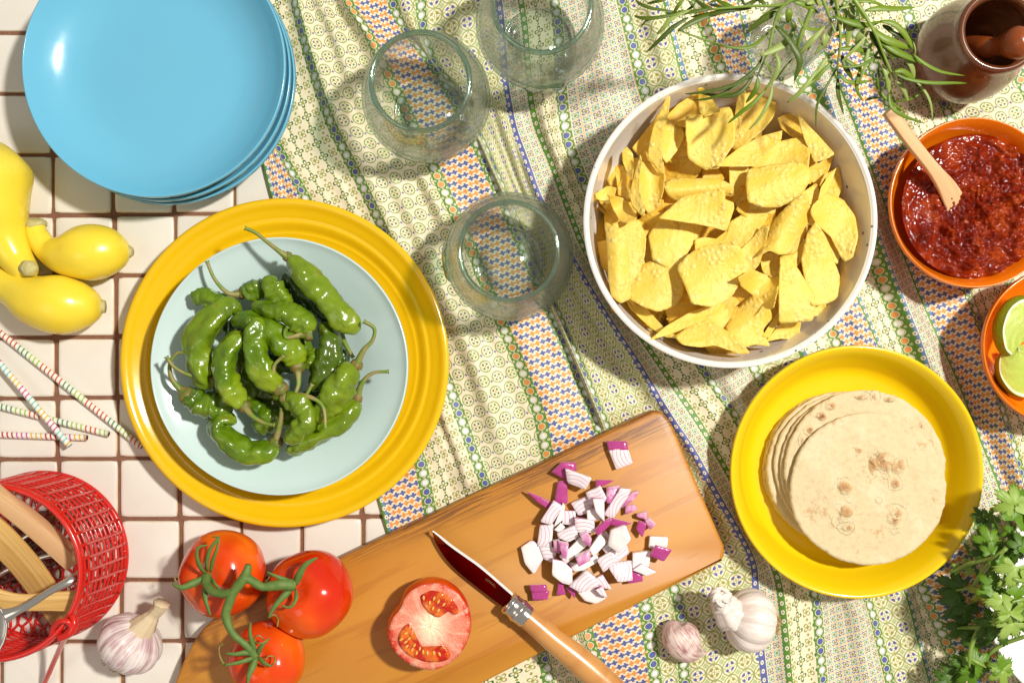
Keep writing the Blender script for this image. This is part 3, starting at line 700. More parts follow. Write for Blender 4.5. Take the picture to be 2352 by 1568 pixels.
# ------------------------------------------------------------------ glasses
def glass_tumbler(px, py, label):
    c = P(px, py, 0.11); c.z = 0.0035
    t = thing('glass_tumbler', label, 'glass', c, group='rounded empty glasses'); t['_w'] = tuple(c)
    out = smooth_prof([(.029, .0005), (.034, .002), (.040, .010), (.0485, .024), (.0545, .040), (.0555, .052), (.053, .068), (.0475, .084), (.0425, .094), (.0402, .099)], 4)
    inn = [(r - 0.0028, z + 0.001) for r, z in out][::-1]
    body, fb = lathe(out + inn[:-3], c, 96)
    mesh('bowl_wall', body, fb, M['glass'], t)
    lip = [(.0402 + .0020 * cos(a) - .0004, .1035 + .0038 * sin(a)) for a in [2 * pi * k / 12 for k in range(12)]]
    v, f = lathe(lip, c, 96, close=True); mesh('lip', v, f, M['glassrim'], t)
    lip2 = [(.0415 + .0011 * cos(a), .0975 + .0011 * sin(a)) for a in [2 * pi * k / 8 for k in range(8)]]
    v, f = lathe(lip2, c, 96, close=True); mesh('lip_ridge', v, f, M['glass'], t)
    v, f = lathe([(.0005, .0035), (.024, .0035), (.0262, .0045), (.0275, .0035), (.0292, .0048), (.031, .004), (.031, .001), (.0275, 0.0), (.0262, .0018), (.0005, .0022)], c, 80)
    mesh('glass_foot', v, f, M['glassthin'], t)
    return t, c
def emblem(t, c, ang, zc):
    v, f = [], []
    n, m_ = 26, 12
    for i in range(m_ + 1):
        for j in range(n):
            a = 2 * pi * j / n; q = i / m_; th = ang + 0.36 * q * cos(a); zz = zc + 0.016 * q * sin(a)
            rr = 0.0558 - 0.7 * (zz - .05) ** 2 / 0.05 * 0.9
            rel = 0.0022 * (1 - q ** 8) + 0.0012 * noise.noise(Vector((th * 22, zz * 420, 2)))
            v.append((c.x + cos(th) * (rr + rel), c.y + sin(th) * (rr + rel), c.z + zz))
    for i in range(m_):
        for j in range(n): f.append((i * n + j, i * n + (j + 1) % n, (i + 1) * n + (j + 1) % n, (i + 1) * n + j))
    mesh('embossed_emblem', v, f, M['emblem'], t)
g1, c1 = glass_tumbler(965, 185, 'empty rounded glass nearest the blue plates'); 
g2, c2 = glass_tumbler(1245, 5, 'empty rounded glass cut by the top edge of the picture'); emblem(g2, c2, radians(-84), .043)
g3, c3 = glass_tumbler(1169, 576, 'empty rounded glass between the pepper platter and the chip bowl'); emblem(g3, c3, radians(183), .043)
# ------------------------------------------------------------------ tortilla chips
CH = Crop(1400, 180, 2.1775)
BC = (1678, 507)
def resample(pts, n):
    L = [0]; m = len(pts)
    for i in range(m): L.append(L[-1] + sqrt((pts[(i + 1) % m][0] - pts[i][0]) ** 2 + (pts[(i + 1) % m][1] - pts[i][1]) ** 2))
    out = []
    for k in range(n):
        d = L[-1] * k / n; i = 0
        while L[i + 1] < d: i += 1
        t = (d - L[i]) / max(L[i + 1] - L[i], 1e-9); a, b2 = pts[i], pts[(i + 1) % m]
        out.append((a[0] + (b2[0] - a[0]) * t, a[1] + (b2[1] - a[1]) * t))
    return out
def sheet(name, pts, z, mat, th=0.0013, tilt=(0, 0), curl=0.0, cdir=0.0, nrad=7, nout=44, bumpy=0.0007, sm=1, seed=0, label=None, cat=None, group=None, parent=None, edgez=0.0, toP=None, grow=1.0, rag=0.02, wave=0.0):
    toP = toP or CH.P
    q = resample(pts, nout)
    if grow != 1.0:
        gx = sum(a[0] for a in q) / nout; gy = sum(a[1] for a in q) / nout; q = [(gx + (a[0] - gx) * grow, gy + (a[1] - gy) * grow) for a in q]
    for _ in range(sm): q = [((q[i - 1][0] + 2 * q[i][0] + q[(i + 1) % nout][0]) / 4, (q[i - 1][1] + 2 * q[i][1] + q[(i + 1) % nout][1]) / 4) for i in range(nout)]
    cx = sum(a[0] for a in q) / nout; cy = sum(a[1] for a in q) / nout
    c0 = toP(cx, cy, z); ring = [toP(a[0], a[1], z) - c0 for a in q]
    ring = [Vector((p.x, p.y, 0)) * (1 + rag * noise.noise(Vector((i * 1.7, seed, 0)))) for i, p in enumerate(ring)]
    rmax = max(p.length for p in ring); d = Vector((cos(cdir), -sin(cdir), 0))
    v, uv = [], []
    def top(x, y, k):
        s = (x * d.x + y * d.y); 
        zz = z + tilt[0] * x - tilt[1] * y + curl * s * s / rmax + edgez * k * k * rmax
        n1 = noise.noise(Vector((x * 55, y * 55, seed * 3.1))); n2 = noise.noise(Vector((x * 190, y * 190, seed * 1.3)))
        zz += wave * (.06 * rmax * sin(s / rmax * 3.3 + seed) + .35 * (x * -d.y + y * d.x) ** 2 / rmax * (seed % 3 - 1))
        zz += bumpy * (1.6 * n1 + 1.3 * max(0, n2) * (1 if k < .97 else .4))
        kk = (H - zz) / (H - z)          # keep the drawn outline while heights vary
        return Vector(((c0.x + x) * kk, (c0.y + y) * kk, zz))
    pr = [(0, 0)] + [(p.x * r / nrad, p.y * r / nrad) for r in range(1, nrad + 1) for p in ring]
    tops = [top(a, b2, (i - 1) // nout / nrad if i else 0) for i, (a, b2) in enumerate(pr)]
    n0 = len(tops)
    bots = [p - Vector((0, 0, th)) for p in tops]
    v = tops + bots
    f = []
    for i in range(nout): f.append((0, 1 + i, 1 + (i + 1) % nout))
    for r in range(nrad - 1):
        for i in range(nout):
            a, b2 = 1 + r * nout, 1 + (r + 1) * nout
            f.append((a + i, b2 + i, b2 + (i + 1) % nout, a + (i + 1) % nout))
    f += [tuple(n0 + k for k in reversed(q2)) for q2 in list(f)]
    a = 1 + (nrad - 1) * nout
    for i in range(nout): f.append((a + i, n0 + a + i, n0 + a + (i + 1) % nout, a + (i + 1) % nout))
    # pictures run y down: flip so that the upper faces look up
    area2 = sum(q[i][0] * q[(i + 1) % nout][1] - q[(i + 1) % nout][0] * q[i][1] for i in range(nout))
    if area2 > 0: f = [x[::-1] for x in f]
    uv = [(p.x * 10, p.y * 10) for p in v]
    return mesh(name, v, f, mat, parent, uv=uv, label=label, cat=cat, group=group)
CHIPS = [  # shape word, outline, z, tilt x, tilt y, curl, curl direction (deg), shade painted in
 ('broad squarish', [(608,235),(700,225),(790,192),(828,190),(850,280),(845,370),(790,450),(770,490),(700,495),(620,440),(610,330)], .078, .1,.25, .5, 10, 0),
 ('wide bent', [(497,230),(560,165),(630,120),(665,90),(672,180),(665,240),(640,270),(590,278),(540,262)], .066, -.2,.2,.6, 30, 1),
 ('small hooked', [(665,85),(690,80),(745,150),(775,195),(700,225),(672,200)], .069, .5,.1,1.2, 60, 0),
 ('tall standing', [(500,128),(512,140),(500,230),(480,300),(462,360),(470,470),(480,520),(450,500),(430,470),(400,440),(410,360),(430,280),(470,190)], .079, 1.0,.1,.6, 0, 0),
 ('leaning', [(465,290),(500,255),(560,265),(588,330),(560,390),(500,465),(475,440),(462,370)], .069, -.9,.1,1.0, 20, 0),
 ('large shaded', [(320,390),(400,290),(470,190),(475,300),(450,420),(440,470),(390,470)], .060, .5,0,.2, 0, 1),
 ('long blistered', [(890,120),(960,110),(1040,120),(1070,170),(1055,230),(1010,290),(960,330),(880,400),(850,380),(870,280)], .069, .1,.3,.6, 40, 0),
 ('thin folded', [(870,150),(890,90),(912,95),(905,190),(890,260),(860,330),(850,300)], .077, 1.1,.1,1.2, 0, 0),
 ('dark half hidden', [(1090,240),(1130,220),(1190,208),(1210,260),(1240,350),(1180,345),(1110,290)], .056, .3,.3,.4, 0, 1),
 ('sharp triangular', [(1195,220),(1240,270),(1300,330),(1380,420),(1340,445),(1280,462),(1240,370),(1215,300)], .070, .4,.2,.4, 60, 0),
 ('pointed', [(1240,400),(1300,480),(1385,425),(1340,540),(1310,590),(1255,560)], .056, .2,.3,.3, 0, 1),
 ('oblong', [(770,485),(880,400),(990,340),(1100,310),(1085,370),(1000,440),(960,485),(850,487)], .072, -.2,.5,.6, 60, 0),
 ('rumpled', [(1000,450),(1080,370),(1170,350),(1225,350),(1245,420),(1240,500),(1130,495),(1020,500),(960,495)], .067, .2,.4,.7, 30, 0),
 ('large saddle shaped', [(940,515),(1060,490),(1200,480),(1240,510),(1248,570),(1180,660),(1090,700),(1010,700),(940,670),(932,590)], .085, .1,.3,-.8, 70, 0),
 ('wide flat', [(835,495),(930,490),(935,600),(945,680),(1060,710),(1050,735),(940,730),(870,700),(840,600)], .062, -.3,.2,.4, 0, 0),
 ('small broken', [(690,500),(760,490),(800,560),(760,565),(690,560)], .058, 0,.3,.3, 0, 1),
 ('narrow rolled', [(495,590),(530,560),(620,560),(770,560),(835,600),(838,650),(780,645),(700,640),(620,650),(560,675),(520,650)], .074, 0,.2,-2.4, 85, 0),
 ('bright triangular', [(470,765),(520,720),(590,660),(680,640),(790,618),(800,700),(808,830),(740,810),(640,790),(540,775)], .087, .1,.35,-.5, 60, 0),
 ('slim', [(800,670),(850,690),(852,720),(815,830),(806,720)], .075, -1.0,.2,.3, 0, 0),
 ('low flat', [(480,620),(520,650),(600,660),(520,710),(475,750),(455,720)], .060, .2,.2,.3, 0, 1),
 ('upright wavy', [(320,560),(355,440),(362,470),(350,560),(350,640),(380,720),(360,740),(315,700),(303,640)], .080, 1.1,.2,.8, 0, 0),
 ('hollow cupped', [(355,480),(440,475),(480,530),(475,620),(450,700),(400,735),(355,660),(350,560)], .067, -.2,.1,1.9, 0, 0),
 ('twisted', [(262,420),(285,395),(315,430),(320,500),(310,560),(285,520),(265,470)], .072, .8,.1,1.5, 30, 0),
 ('leaning dark', [(225,500),(265,495),(300,560),(310,640),(290,665),(240,640)], .064, .7,0,.4, 0, 1),
 ('small edge', [(120,640),(180,600),(225,610),(215,650),(190,690),(130,665)], .068, .2,.4,.6, 0, 0),
 ('bent narrow', [(185,645),(260,665),(325,700),(330,770),(290,790),(250,780),(215,720)], .069, -.2,.6,1.2, 60, 0),
 ('buckled', [(360,770),(440,690),(470,640),(480,740),(440,800),(375,870),(360,800)], .060, .3,.3,.8, 0, 1),
 ('long rolled tube', [(172,805),(275,850),(285,950),(300,1100),(300,1180),(250,1200),(205,1170),(190,1080),(185,930)], .083, .1,.1,-2.2, 0, 0),
 ('large smooth', [(210,810),(300,785),(350,790),(380,870),(375,960),(350,1040),(305,1110),(288,1000),(275,860)], .070, -.4,.1,.6, 0, 0),
 ('narrow tucked', [(375,870),(430,880),(437,920),(420,990),(350,1070),(340,1050),(375,960)], .060, -.6,.2,.4, 0, 0),
 ('broad blistered', [(410,860),(470,770),(560,780),(685,815),(640,880),(600,950),(570,1040),(500,1020),(430,980)], .073, -.2,.3,-.5, 20, 0),
 ('wide round', [(300,1120),(360,1030),(430,1000),(520,1020),(570,1060),(572,1170),(540,1220),(450,1255),(380,1230),(310,1190)], .073, .1,.3,-.4, 30, 0),
 ('round blistered', [(565,1030),(620,970),(700,925),(800,920),(870,925),(892,980),(885,1060),(860,1130),(820,1190),(740,1225),(640,1210),(605,1120)], .088, 0,.15,-.25, 30, 0),
 ('sloping', [(840,790),(920,740),(1040,725),(1010,790),(960,860),(900,920),(830,920),(785,910),(820,860)], .069, .2,.4,.5, 40, 0),
 ('ragged', [(890,940),(960,870),(1000,820),(1033,825),(1020,890),(985,1010),(930,1070),(890,1085),(890,1000)], .074, .7,.1,1.0, 0, 0),
 ('big half rolled', [(1180,670),(1230,655),(1250,720),(1235,830),(1200,910),(1180,945),(1100,950),(1050,930),(990,960),(1030,860),(1080,770)], .083, .1,.2,-1.9, 25, 0),
 ('tilted', [(1215,640),(1290,590),(1308,640),(1290,720),(1275,800),(1245,790),(1250,700)], .073, -.4,.2,.6, 0, 0),
 ('edgewise sliver', [(1395,505),(1370,580),(1330,650),(1305,665),(1320,600),(1360,540)], .075, -1.0,.2,.4, 0, 0),
 ('hidden', [(1345,540),(1410,500),(1425,600),(1400,670),(1340,650)], .055, -.5,.2,.3, 0, 1),
 ('large round dented', [(1290,700),(1350,645),(1430,680),(1490,760),(1505,860),(1480,960),(1440,985),(1420,960),(1370,860),(1300,800),(1270,740)], .070, -.3,.2,.8, 20, 0),
 ('pale', [(1325,845),(1390,880),(1415,960),(1400,1005),(1370,980),(1340,920)], .066, -.4,.2,.3, 0, 0),
 ('long bright', [(1220,990),(1250,860),(1290,805),(1340,880),(1370,970),(1410,1080),(1395,1180),(1330,1210),(1270,1215),(1240,1120)], .076, -.1,.1,-.4, 10, 0),
 ('tall triangular', [(1105,985),(1140,970),(1200,1060),(1275,1180),(1278,1220),(1265,1300),(1100,1312),(1098,1150)], .085, -.1,.2,-.4, 20, 0),
 ('crimped', [(1190,920),(1250,865),(1265,900),(1225,980),(1190,1020),(1130,980)], .069, -.5,.3,.8, 0, 0),
 ('small curled', [(990,960),(1080,950),(1110,1000),(1095,1060),(1050,1075),(1010,1050)], .065, .2,.5,1.0, 60, 0),
 ('deep cupped', [(885,1090),(950,1045),(1010,1070),(1090,1075),(1080,1150),(1060,1240),(1020,1240),(980,1190),(900,1130)], .071, .3,.2,1.5, 30, 0),
 ('small dark', [(790,1225),(860,1150),(905,1215),(860,1240),(800,1250)], .058, 0,.3,.2, 0, 1),
 ('jagged', [(820,1350),(880,1250),(960,1185),(1035,1250),(1050,1300),(1000,1360),(1040,1440),(960,1430),(900,1450),(850,1410)], .074, .2,.3,-.7, 40, 0),
 ('crumpled', [(720,1290),(790,1250),(870,1240),(830,1330),(820,1370),(760,1340)], .067, 0,.5,.5, 0, 0),
 ('long slanting', [(415,1410),(500,1340),(620,1270),(770,1220),(795,1245),(740,1290),(640,1330),(520,1380)], .078, -.2,1.0,.3, 60, 0),
 ('wide torn', [(555,1400),(620,1350),(715,1300),(760,1340),(860,1400),(925,1480),(880,1485),(750,1440),(680,1450),(600,1440)], .080, 0,.3,-.6, 60, 0),
 ('curved edge', [(285,1195),(380,1240),(480,1350),(560,1400),(470,1390),(370,1310),(310,1250)], .062, .5,.8,.5, 0, 0),
 ('shadowed', [(500,1300),(600,1220),(700,1210),(690,1240),(560,1330)], .055, 0,.4,.2, 0, 1),
 ('folded', [(1030,1420),(1110,1320),(1205,1310),(1190,1410),(1100,1405)], .058, 0,.3,.9, 80, 0),
 ('thin upright', [(1010,1390),(1070,1290),(1100,1260),(1095,1310),(1040,1400)], .066, -1.0,.3,.3, 0, 0),
 ('small square', [(1280,1220),(1340,1210),(1340,1270),(1275,1290)], .058, 0,.2,.2, 0, 0),
 ('narrow wavy', [(655,880),(700,870),(810,885),(840,810),(800,895),(700,925),(655,955)], .069, .1,.9,.6, 60, 0),
 ('low dull', [(130,900),(180,890),(190,1060),(150,1020)], .058, .5,0,.3, 0, 1),
 ('half covered', [(490,470),(600,395),(640,470),(600,490)], .055, 0,.3,.2, 0, 0),
]
clock = ['twelve', 'one', 'two', 'three', 'four', 'five', 'six', 'seven', 'eight', 'nine', 'ten', 'eleven']
seenlab = set()
for i, (w, pts, z, tx, ty, cu, cd, dk) in enumerate(CHIPS):
    mxx = sum(p[0] for p in pts) / len(pts); myy = sum(p[1] for p in pts) / len(pts)
    x, y = CH.d(mxx, myy); dx, dy = x - BC[0], y - BC[1]; rr = sqrt(dx * dx + dy * dy)
    o = clock[int(round(atan2(dx, -dy) / (pi / 6))) % 12]
    where = 'in the middle of the heap' if rr < 60 else ('halfway out at %s o\'clock' % o if rr < 175 else 'near the bowl rim at %s o\'clock' % o)
    lab = '%s yellow tortilla chip %s' % (w, where)
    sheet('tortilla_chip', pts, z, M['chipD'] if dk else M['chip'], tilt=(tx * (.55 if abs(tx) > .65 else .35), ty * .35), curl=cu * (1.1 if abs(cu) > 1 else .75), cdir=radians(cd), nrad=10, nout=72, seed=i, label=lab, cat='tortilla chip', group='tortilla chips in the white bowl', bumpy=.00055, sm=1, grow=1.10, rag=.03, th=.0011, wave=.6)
bc = P(BC[0], BC[1], .085)
for i in range(140):
    a = random.uniform(0, 2 * pi); r = sqrt(random.random()) * .100; z = .018 + .045 * (i / 135) - .006 * (r / .1)
    c = Vector((bc.x + r * cos(a), bc.y + r * sin(a), z)); s = random.uniform(.018, .027); n = random.choice((3, 3, 4, 6)); a0 = random.uniform(0, 6)
    pts = [(c.x + s * random.uniform(.85, 1.15) * cos(a0 + 2 * pi * k / n), -(c.y + s * random.uniform(.85, 1.15) * sin(a0 + 2 * pi * k / n))) for k in range(n)]
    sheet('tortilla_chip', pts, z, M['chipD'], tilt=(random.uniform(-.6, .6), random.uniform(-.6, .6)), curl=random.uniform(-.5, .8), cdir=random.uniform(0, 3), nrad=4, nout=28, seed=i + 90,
          label='%s tortilla chip buried in the bowl %s at %s o\'clock' % (('small ' if s < .021 else 'large ' if s > .0245 else '') + ('three sided' if n == 3 else 'four sided' if n == 4 else 'roundish'), 'close to the wall' if r > .08 else 'halfway out' if r > .045 else 'near the middle', clock[int(round(atan2(cos(a), sin(a)) / (pi / 6))) % 12]), cat='tortilla chip', group='buried tortilla chips', toP=lambda x, y, zz: Vector((x, -y, zz)))
# ------------------------------------------------------------------ tortillas
TOR = [(1932, 1074, 177, .0120, 'lowest tortilla of the stack, showing only a thin rim'), (1936, 1077, 178, .0150, 'second tortilla from the bottom of the stack'),
       (1942, 1076, 179, .0180, 'third tortilla from the bottom, browned spots along its side'), (1956, 1074, 176, .0210, 'fourth tortilla from the bottom of the stack'),
       (1972, 1076, 178, .0242, 'fifth tortilla, slipped to one side under the upper two'), (1986, 1076, 182, .0278, 'sixth tortilla, second from the top, dark toasted marks on its edge'),
       (1994, 1121, 178, .0325, 'top tortilla of the stack, whole face seen, five toasted blisters')]
SPOTS = {6: [(.0000 + .0135 * 1, .0260, .0110, .0100, .55), (.026, .0215, .006, .007, .3), (.0035, .020, .0035, .008, .3), (-.0225, .0015, .0075, .0065, .4), (.0245, .004, .0050, .0050, .6), (.0235, -.0265, .0075, .0100, .8), (-.0200, -.0215, .0085, .0085, .35), (-.0165, -.0335, .0060, .0045, .7), (-.008, .034, .003, .003, .4), (.009, -.010, .002, .002, .4)],
 5: [(.0100, .0630, .0035, .0045, 1.0), (.022, .0610, .0080, .0035, .8), (-.004, .0625, .0080, .0030, .6), (-.0375, .0460, .0065, .0050, 1.0), (-.030, .0540, .0055, .0045, .7), (-.0530, .0230, .0040, .0060, 1.0), (-.048, .034, .004, .004, .7), (.051, .038, .004, .004, .8), (.057, .022, .003, .003, .8), (.0605, .004, .003, .004, .9)],
 4: [(-.052, .030, .004, .005, .8), (-.058, .004, .003, .004, .8)], 3: [(-.050, -.022, .0035, .0035, 1.0), (-.055, -.010, .0035, .003, 1.0), (-.0575, .004, .003, .0035, 1.0), (-.044, -.036, .004, .0035, 1.0), (-.0575, .016, .003, .003, .9)],
 2: [(-.036, -.047, .003, .003, .9), (-.056, .02, .004, .006, .7)], 1: [(-.052, .034, .005, .006, 1.0), (-.06, .012, .003, .004, .7)], 0: [(-.054, .030, .004, .005, .8)]}
IDP = lambda x, y, zz: P(x, y, zz)
for i, (x, y, r, z, lab) in enumerate(TOR):
    pts = [(x + r * (1.01 + .030 * nz(cos(a) * 1.3, sin(a) * 1.3, i * 5.0)) * cos(a), y + r * .985 * (1 + .018 * nz(cos(a) * 1.3 + 4, sin(a) * 1.3, i * 5.0)) * sin(a)) for a in [2 * pi * k / 72 for k in range(72)]]
    t = sheet('tortilla', pts, z + .003 + .0008 * i, tortilla_mat('wheat tortilla', SPOTS[i], seed=i * .21), th=.0026, nrad=26, nout=110, bumpy=.0003, edgez=-.014, seed=200 + i, label=lab, cat='tortilla', group='stacked tortillas', toP=IDP)
    if i == 6: toptor = t
TO = Crop(1750, 820, 2.376)
for bx, by, w, h, n in [] and [(960, 640, 95, 100, 9), (650, 870, 65, 55, 6), (1105, 835, 40, 45, 4), (1100, 1090, 65, 90, 9), (700, 1090, 110, 110, 12), (800, 660, 30, 60, 3), (1130, 620, 40, 70, 4)]:
    for k in range(n):
        a = random.uniform(0, 6.28); q = sqrt(random.random()); s = random.uniform(7, 17)
        x, y = bx + w * q * cos(a), by + h * q * sin(a); 
        pts = [(x + s * random.uniform(.6, 1.2) * cos(b2), y + s * random.uniform(.6, 1.2) * sin(b2)) for b2 in [2 * pi * j / 9 for j in range(9)]]
        sheet('toasted_blister', pts, .03295, M['toast'], th=.0006, nrad=2, nout=14, bumpy=.0003, edgez=-.1, seed=k + 7 * bx, toP=TO.P, parent=toptor)
# ------------------------------------------------------------------ salsa
c = P(2240, 474, .044); Rs = R(167, .044); v, f = [], []
NR, NA = 80, 220
for i in range(NR + 1):
    for j in range(NA):
        r = Rs * i / NR; a = 2 * pi * j / NA; x, y = r * cos(a), r * sin(a)
        n = max(0, nz(x * 75 + 3, y * 75)) * 1.3 + .8 * max(0, nz(x * 160, y * 160, 3)) + .3 * nz(x * 400, y * 400, 5)
        lump = 0.35 + 0.65 * min(1, max(0, (x * .8 - y * .5 + .045) / .05)) if True else 1
        v.append((c.x + x, c.y + y, .0425 + .0105 * n * lump * min(1, (1 - i / NR) * 14 + .02) + .0012 * min(1, (1 - i / NR) * 30)))
for i in range(NR):
    for j in range(NA): f.append((i * NA + j, (i + 1) * NA + j, (i + 1) * NA + (j + 1) % NA, i * NA + (j + 1) % NA))
mesh('salsa', v, f, M['salsa'], label='chunky dark red salsa filling the orange bowl', cat='salsa')
def bar(name, path, widths, ths, mat, parent=None, seg=14, **kw):
    """flat bar: path of world points, half widths, half thicknesses, rounded edges"""
    pts = cr(path, seg); ws = crs(widths, seg); hs = crs(ths, seg); v, f, uv = [], [], []; L = 0
    for i, p in enumerate(pts):
        t = (pts[min(i + 1, seg - 1)] - pts[max(i - 1, 0)]).normalized(); s = Vector((t.y, -t.x, 0)).normalized(); n = s.cross(t)
        if n.z < 0: n = -n
        if i: L += (p - pts[i - 1]).length
        for a, b2 in ((-1, -.55), (-1, .55), (-.88, 1), (0, 1.04), (.88, 1), (1, .55), (1, -.55), (.88, -1), (-.88, -1)):
            v.append(p + s * ws[i] * a + n * hs[i] * b2); uv.append((L * 10, (ws[i] * a + hs[i] * b2 * .5) * 10))
    for i in range(seg - 1):
        for j in range(9): f.append((i * 9 + j, i * 9 + (j + 1) % 9, (i + 1) * 9 + (j + 1) % 9, (i + 1) * 9 + j)[::-1])
    f.append(tuple(range(9))); f.append(tuple((seg - 1) * 9 + k for k in range(9))[::-1])
    o = mesh(name, v, f, mat, parent, uv=uv, **kw)
    m = o.modifiers.new('edges', 'BEVEL'); m.width = .0004; m.segments = 2; m.limit_method = 'ANGLE'
    return o
bar('wooden_spoon', [P(2040, 254, .082), P(2090, 322, .073), P(2140, 385, .062), P(2175, 432, .050), P(2195, 470, .042)], [.0056, .0054, .0056, .0085, .010], [.0032, .003, .0028, .002, .0015], M['spoonwood'],
    label='small pale wooden spoon standing in the salsa', cat='spoon')
# ------------------------------------------------------------------ peppers
PP = Crop(280, 470, 1.889)
PEP = [  # label, z, body [(x,y,r)...] from the stem end, stem [(x,y)...], dark
 ('dark green pepper lying under the heap, partly hidden by the pepper at its upper side', .052, [(770,385,25),(830,430,42),(890,490,44),(930,540,30)], None, 1),
 ('buried green pepper low in the middle of the bowl', .040, [(560,880,30),(650,900,45),(740,920,40),(800,930,25)], None, 1),
 ('buried green pepper under the bottom edge of the heap', .038, [(600,1000,30),(680,990,45),(770,1000,40),(850,980,25)], None, 1),
 ('deep green pepper showing between the lower coiled peppers', .044, [(640,1080,30),(700,1070,42),(790,1040,40),(870,1030,30)], None, 1),
 ('dark pepper with its stem pointing down beside the tall right one', .050, [(1040,645,26),(1010,590,36),(960,550,40),(900,520,30)], [(1040,650),(1065,700),(1100,760)], 1),
 ('short dark pepper hidden behind the arched pepper', .046, [(500,630,28),(570,620,42),(640,600,40),(700,590,25)], None, 1),
 ('green pepper buried under the right side of the heap', .044, [(1070,720,28),(1020,800,42),(970,880,40),(930,960,25)], None, 1),
 ('hidden green pepper on the lower right of the heap', .040, [(880,1060,26),(950,1010,42),(1010,960,42),(1060,900,28)], None, 1),
 ('green pepper buried on the left side of the heap', .042, [(450,900,25),(520,860,40),(600,820,42),(680,800,26)], None, 1),
 ('green pepper buried in the centre of the bowl', .040, [(560,740,30),(640,760,50),(760,780,50),(860,800,35)], None, 1),
 ('shadowed pepper lying between the arched pepper and the heap bottom', .046, [(600,940,28),(680,1010,42),(760,1040,42),(830,1060,26)], None, 0),
 ('half hidden pepper under the right loop of stems', .048, [(860,930,26),(920,960,40),(960,900,40),(985,840,24)], None, 1),
 ('half hidden pepper filling the gap above the centre', .050, [(560,700,26),(590,780,42),(600,880,42),(640,950,26)], None, 0),
 ('half hidden pepper under the hooked stub stem', .050, [(760,640,26),(840,700,42),(900,760,40),(930,830,24)], None, 0),
 ('big blistered pepper with a long thin stem reaching past the rim', .070, [(798,296,27),(850,350,48),(910,425,56),(975,495,48),(1040,560,50),(1090,615,45),(1108,655,16)], [(790,300),(765,275),(700,225),(650,185),(600,163)], 0),
 ('green pepper with a long upright curved stem near the upper left', .058, [(588,465,30),(635,450,40),(690,440,38),(740,440,25)], [(580,472),(525,465),(462,400),(425,315)], 0),
 ('small bright bell shaped pepper tip at the top', .068, [(740,385,20),(722,425,42),(750,465,42),(790,500,32),(812,528,10)], None, 0),
 ('pale tipped pepper lying sideways at the upper left', .056, [(540,520,35),(470,500,38),(405,482,34),(352,478,18)], None, 0),
 ('arched pepper on the left side, tip folded over', .066, [(455,870,34),(420,860,48),(388,770,56),(385,690,58),(430,605,54),(495,550,42),(550,530,36),(585,555,14)], [(440,870),(400,850),(335,838),(270,800),(238,755)], 0),
 ('wide olive pepper with a hooked stub stem', .072, [(895,650,40),(870,600,50),(800,560,48),(720,540,40),(630,520,16)], [(872,635),(835,660),(790,668),(785,640),(798,618)], 0),
 ('ribbed pepper pointing down towards the middle of the heap', .071, [(842,800,42),(825,755,52),(780,700,55),(700,635,50),(615,595,42),(535,590,22)], [(843,812),(848,880),(832,938),(875,940),(912,882)], 0),
 ('light green curved pepper left of the middle', .078, [(598,985,34),(548,935,50),(512,870,50),(505,785,48),(540,705,46),(605,660,26)], [(595,992),(635,1030),(690,1062),(738,1072)], 0),
 ('light green pepper standing in the centre, blunt tip up', .080, [(765,905,42),(700,850,55),(658,770,50),(645,690,45),(655,620,40),(672,575,20)], [(785,915),(742,870),(735,800),(782,752)], 0),
 ('slim dark glossy pepper right of the centre', .062, [(900,910,30),(955,850,45),(988,750,48),(985,665,40),(950,600,22)], None, 1),
 ('tiny pepper tip showing right of the centre', .058, [(880,810,24),(905,760,30),(905,718,18)], None, 0),
 ('large pepper on the right with a stem curling up', .073, [(1115,795,34),(1065,850,58),(1010,930,58),(965,1000,42),(930,1060,18)], [(1122,785),(1150,725),(1190,680),(1197,625),(1148,593)], 0),
 ('long pepper along the lower right with its stem reaching right', .060, [(1118,950,28),(1080,1012,45),(1000,1070,50),(900,1132,45),(825,1178,32),(792,1190,10)], [(1125,930),(1140,880),(1190,832),(1262,825)], 0),
 ('twisted pepper lying over the lower middle, shiny shoulder', .076, [(782,945,38),(850,975,46),(888,1040,44),(840,1105,42),(785,1150,20)], [(800,920),(890,940),(960,985),(972,1088)], 0),
 ('pepper on the lower left with two looped stems', .060, [(335,935,48),(400,975,50),(480,990,55),(545,1000,36)], [(325,925),(268,865),(255,790),(290,740),(330,740)], 0),
 ('bottom pepper bent like a hook, tip rolled over', .064, [(745,1150,36),(700,1190,46),(620,1205,50),(540,1155,48),(478,1090,42),(500,1045,36),(562,1058,20)], [(742,1135),(765,1050),(770,992)], 0),
]
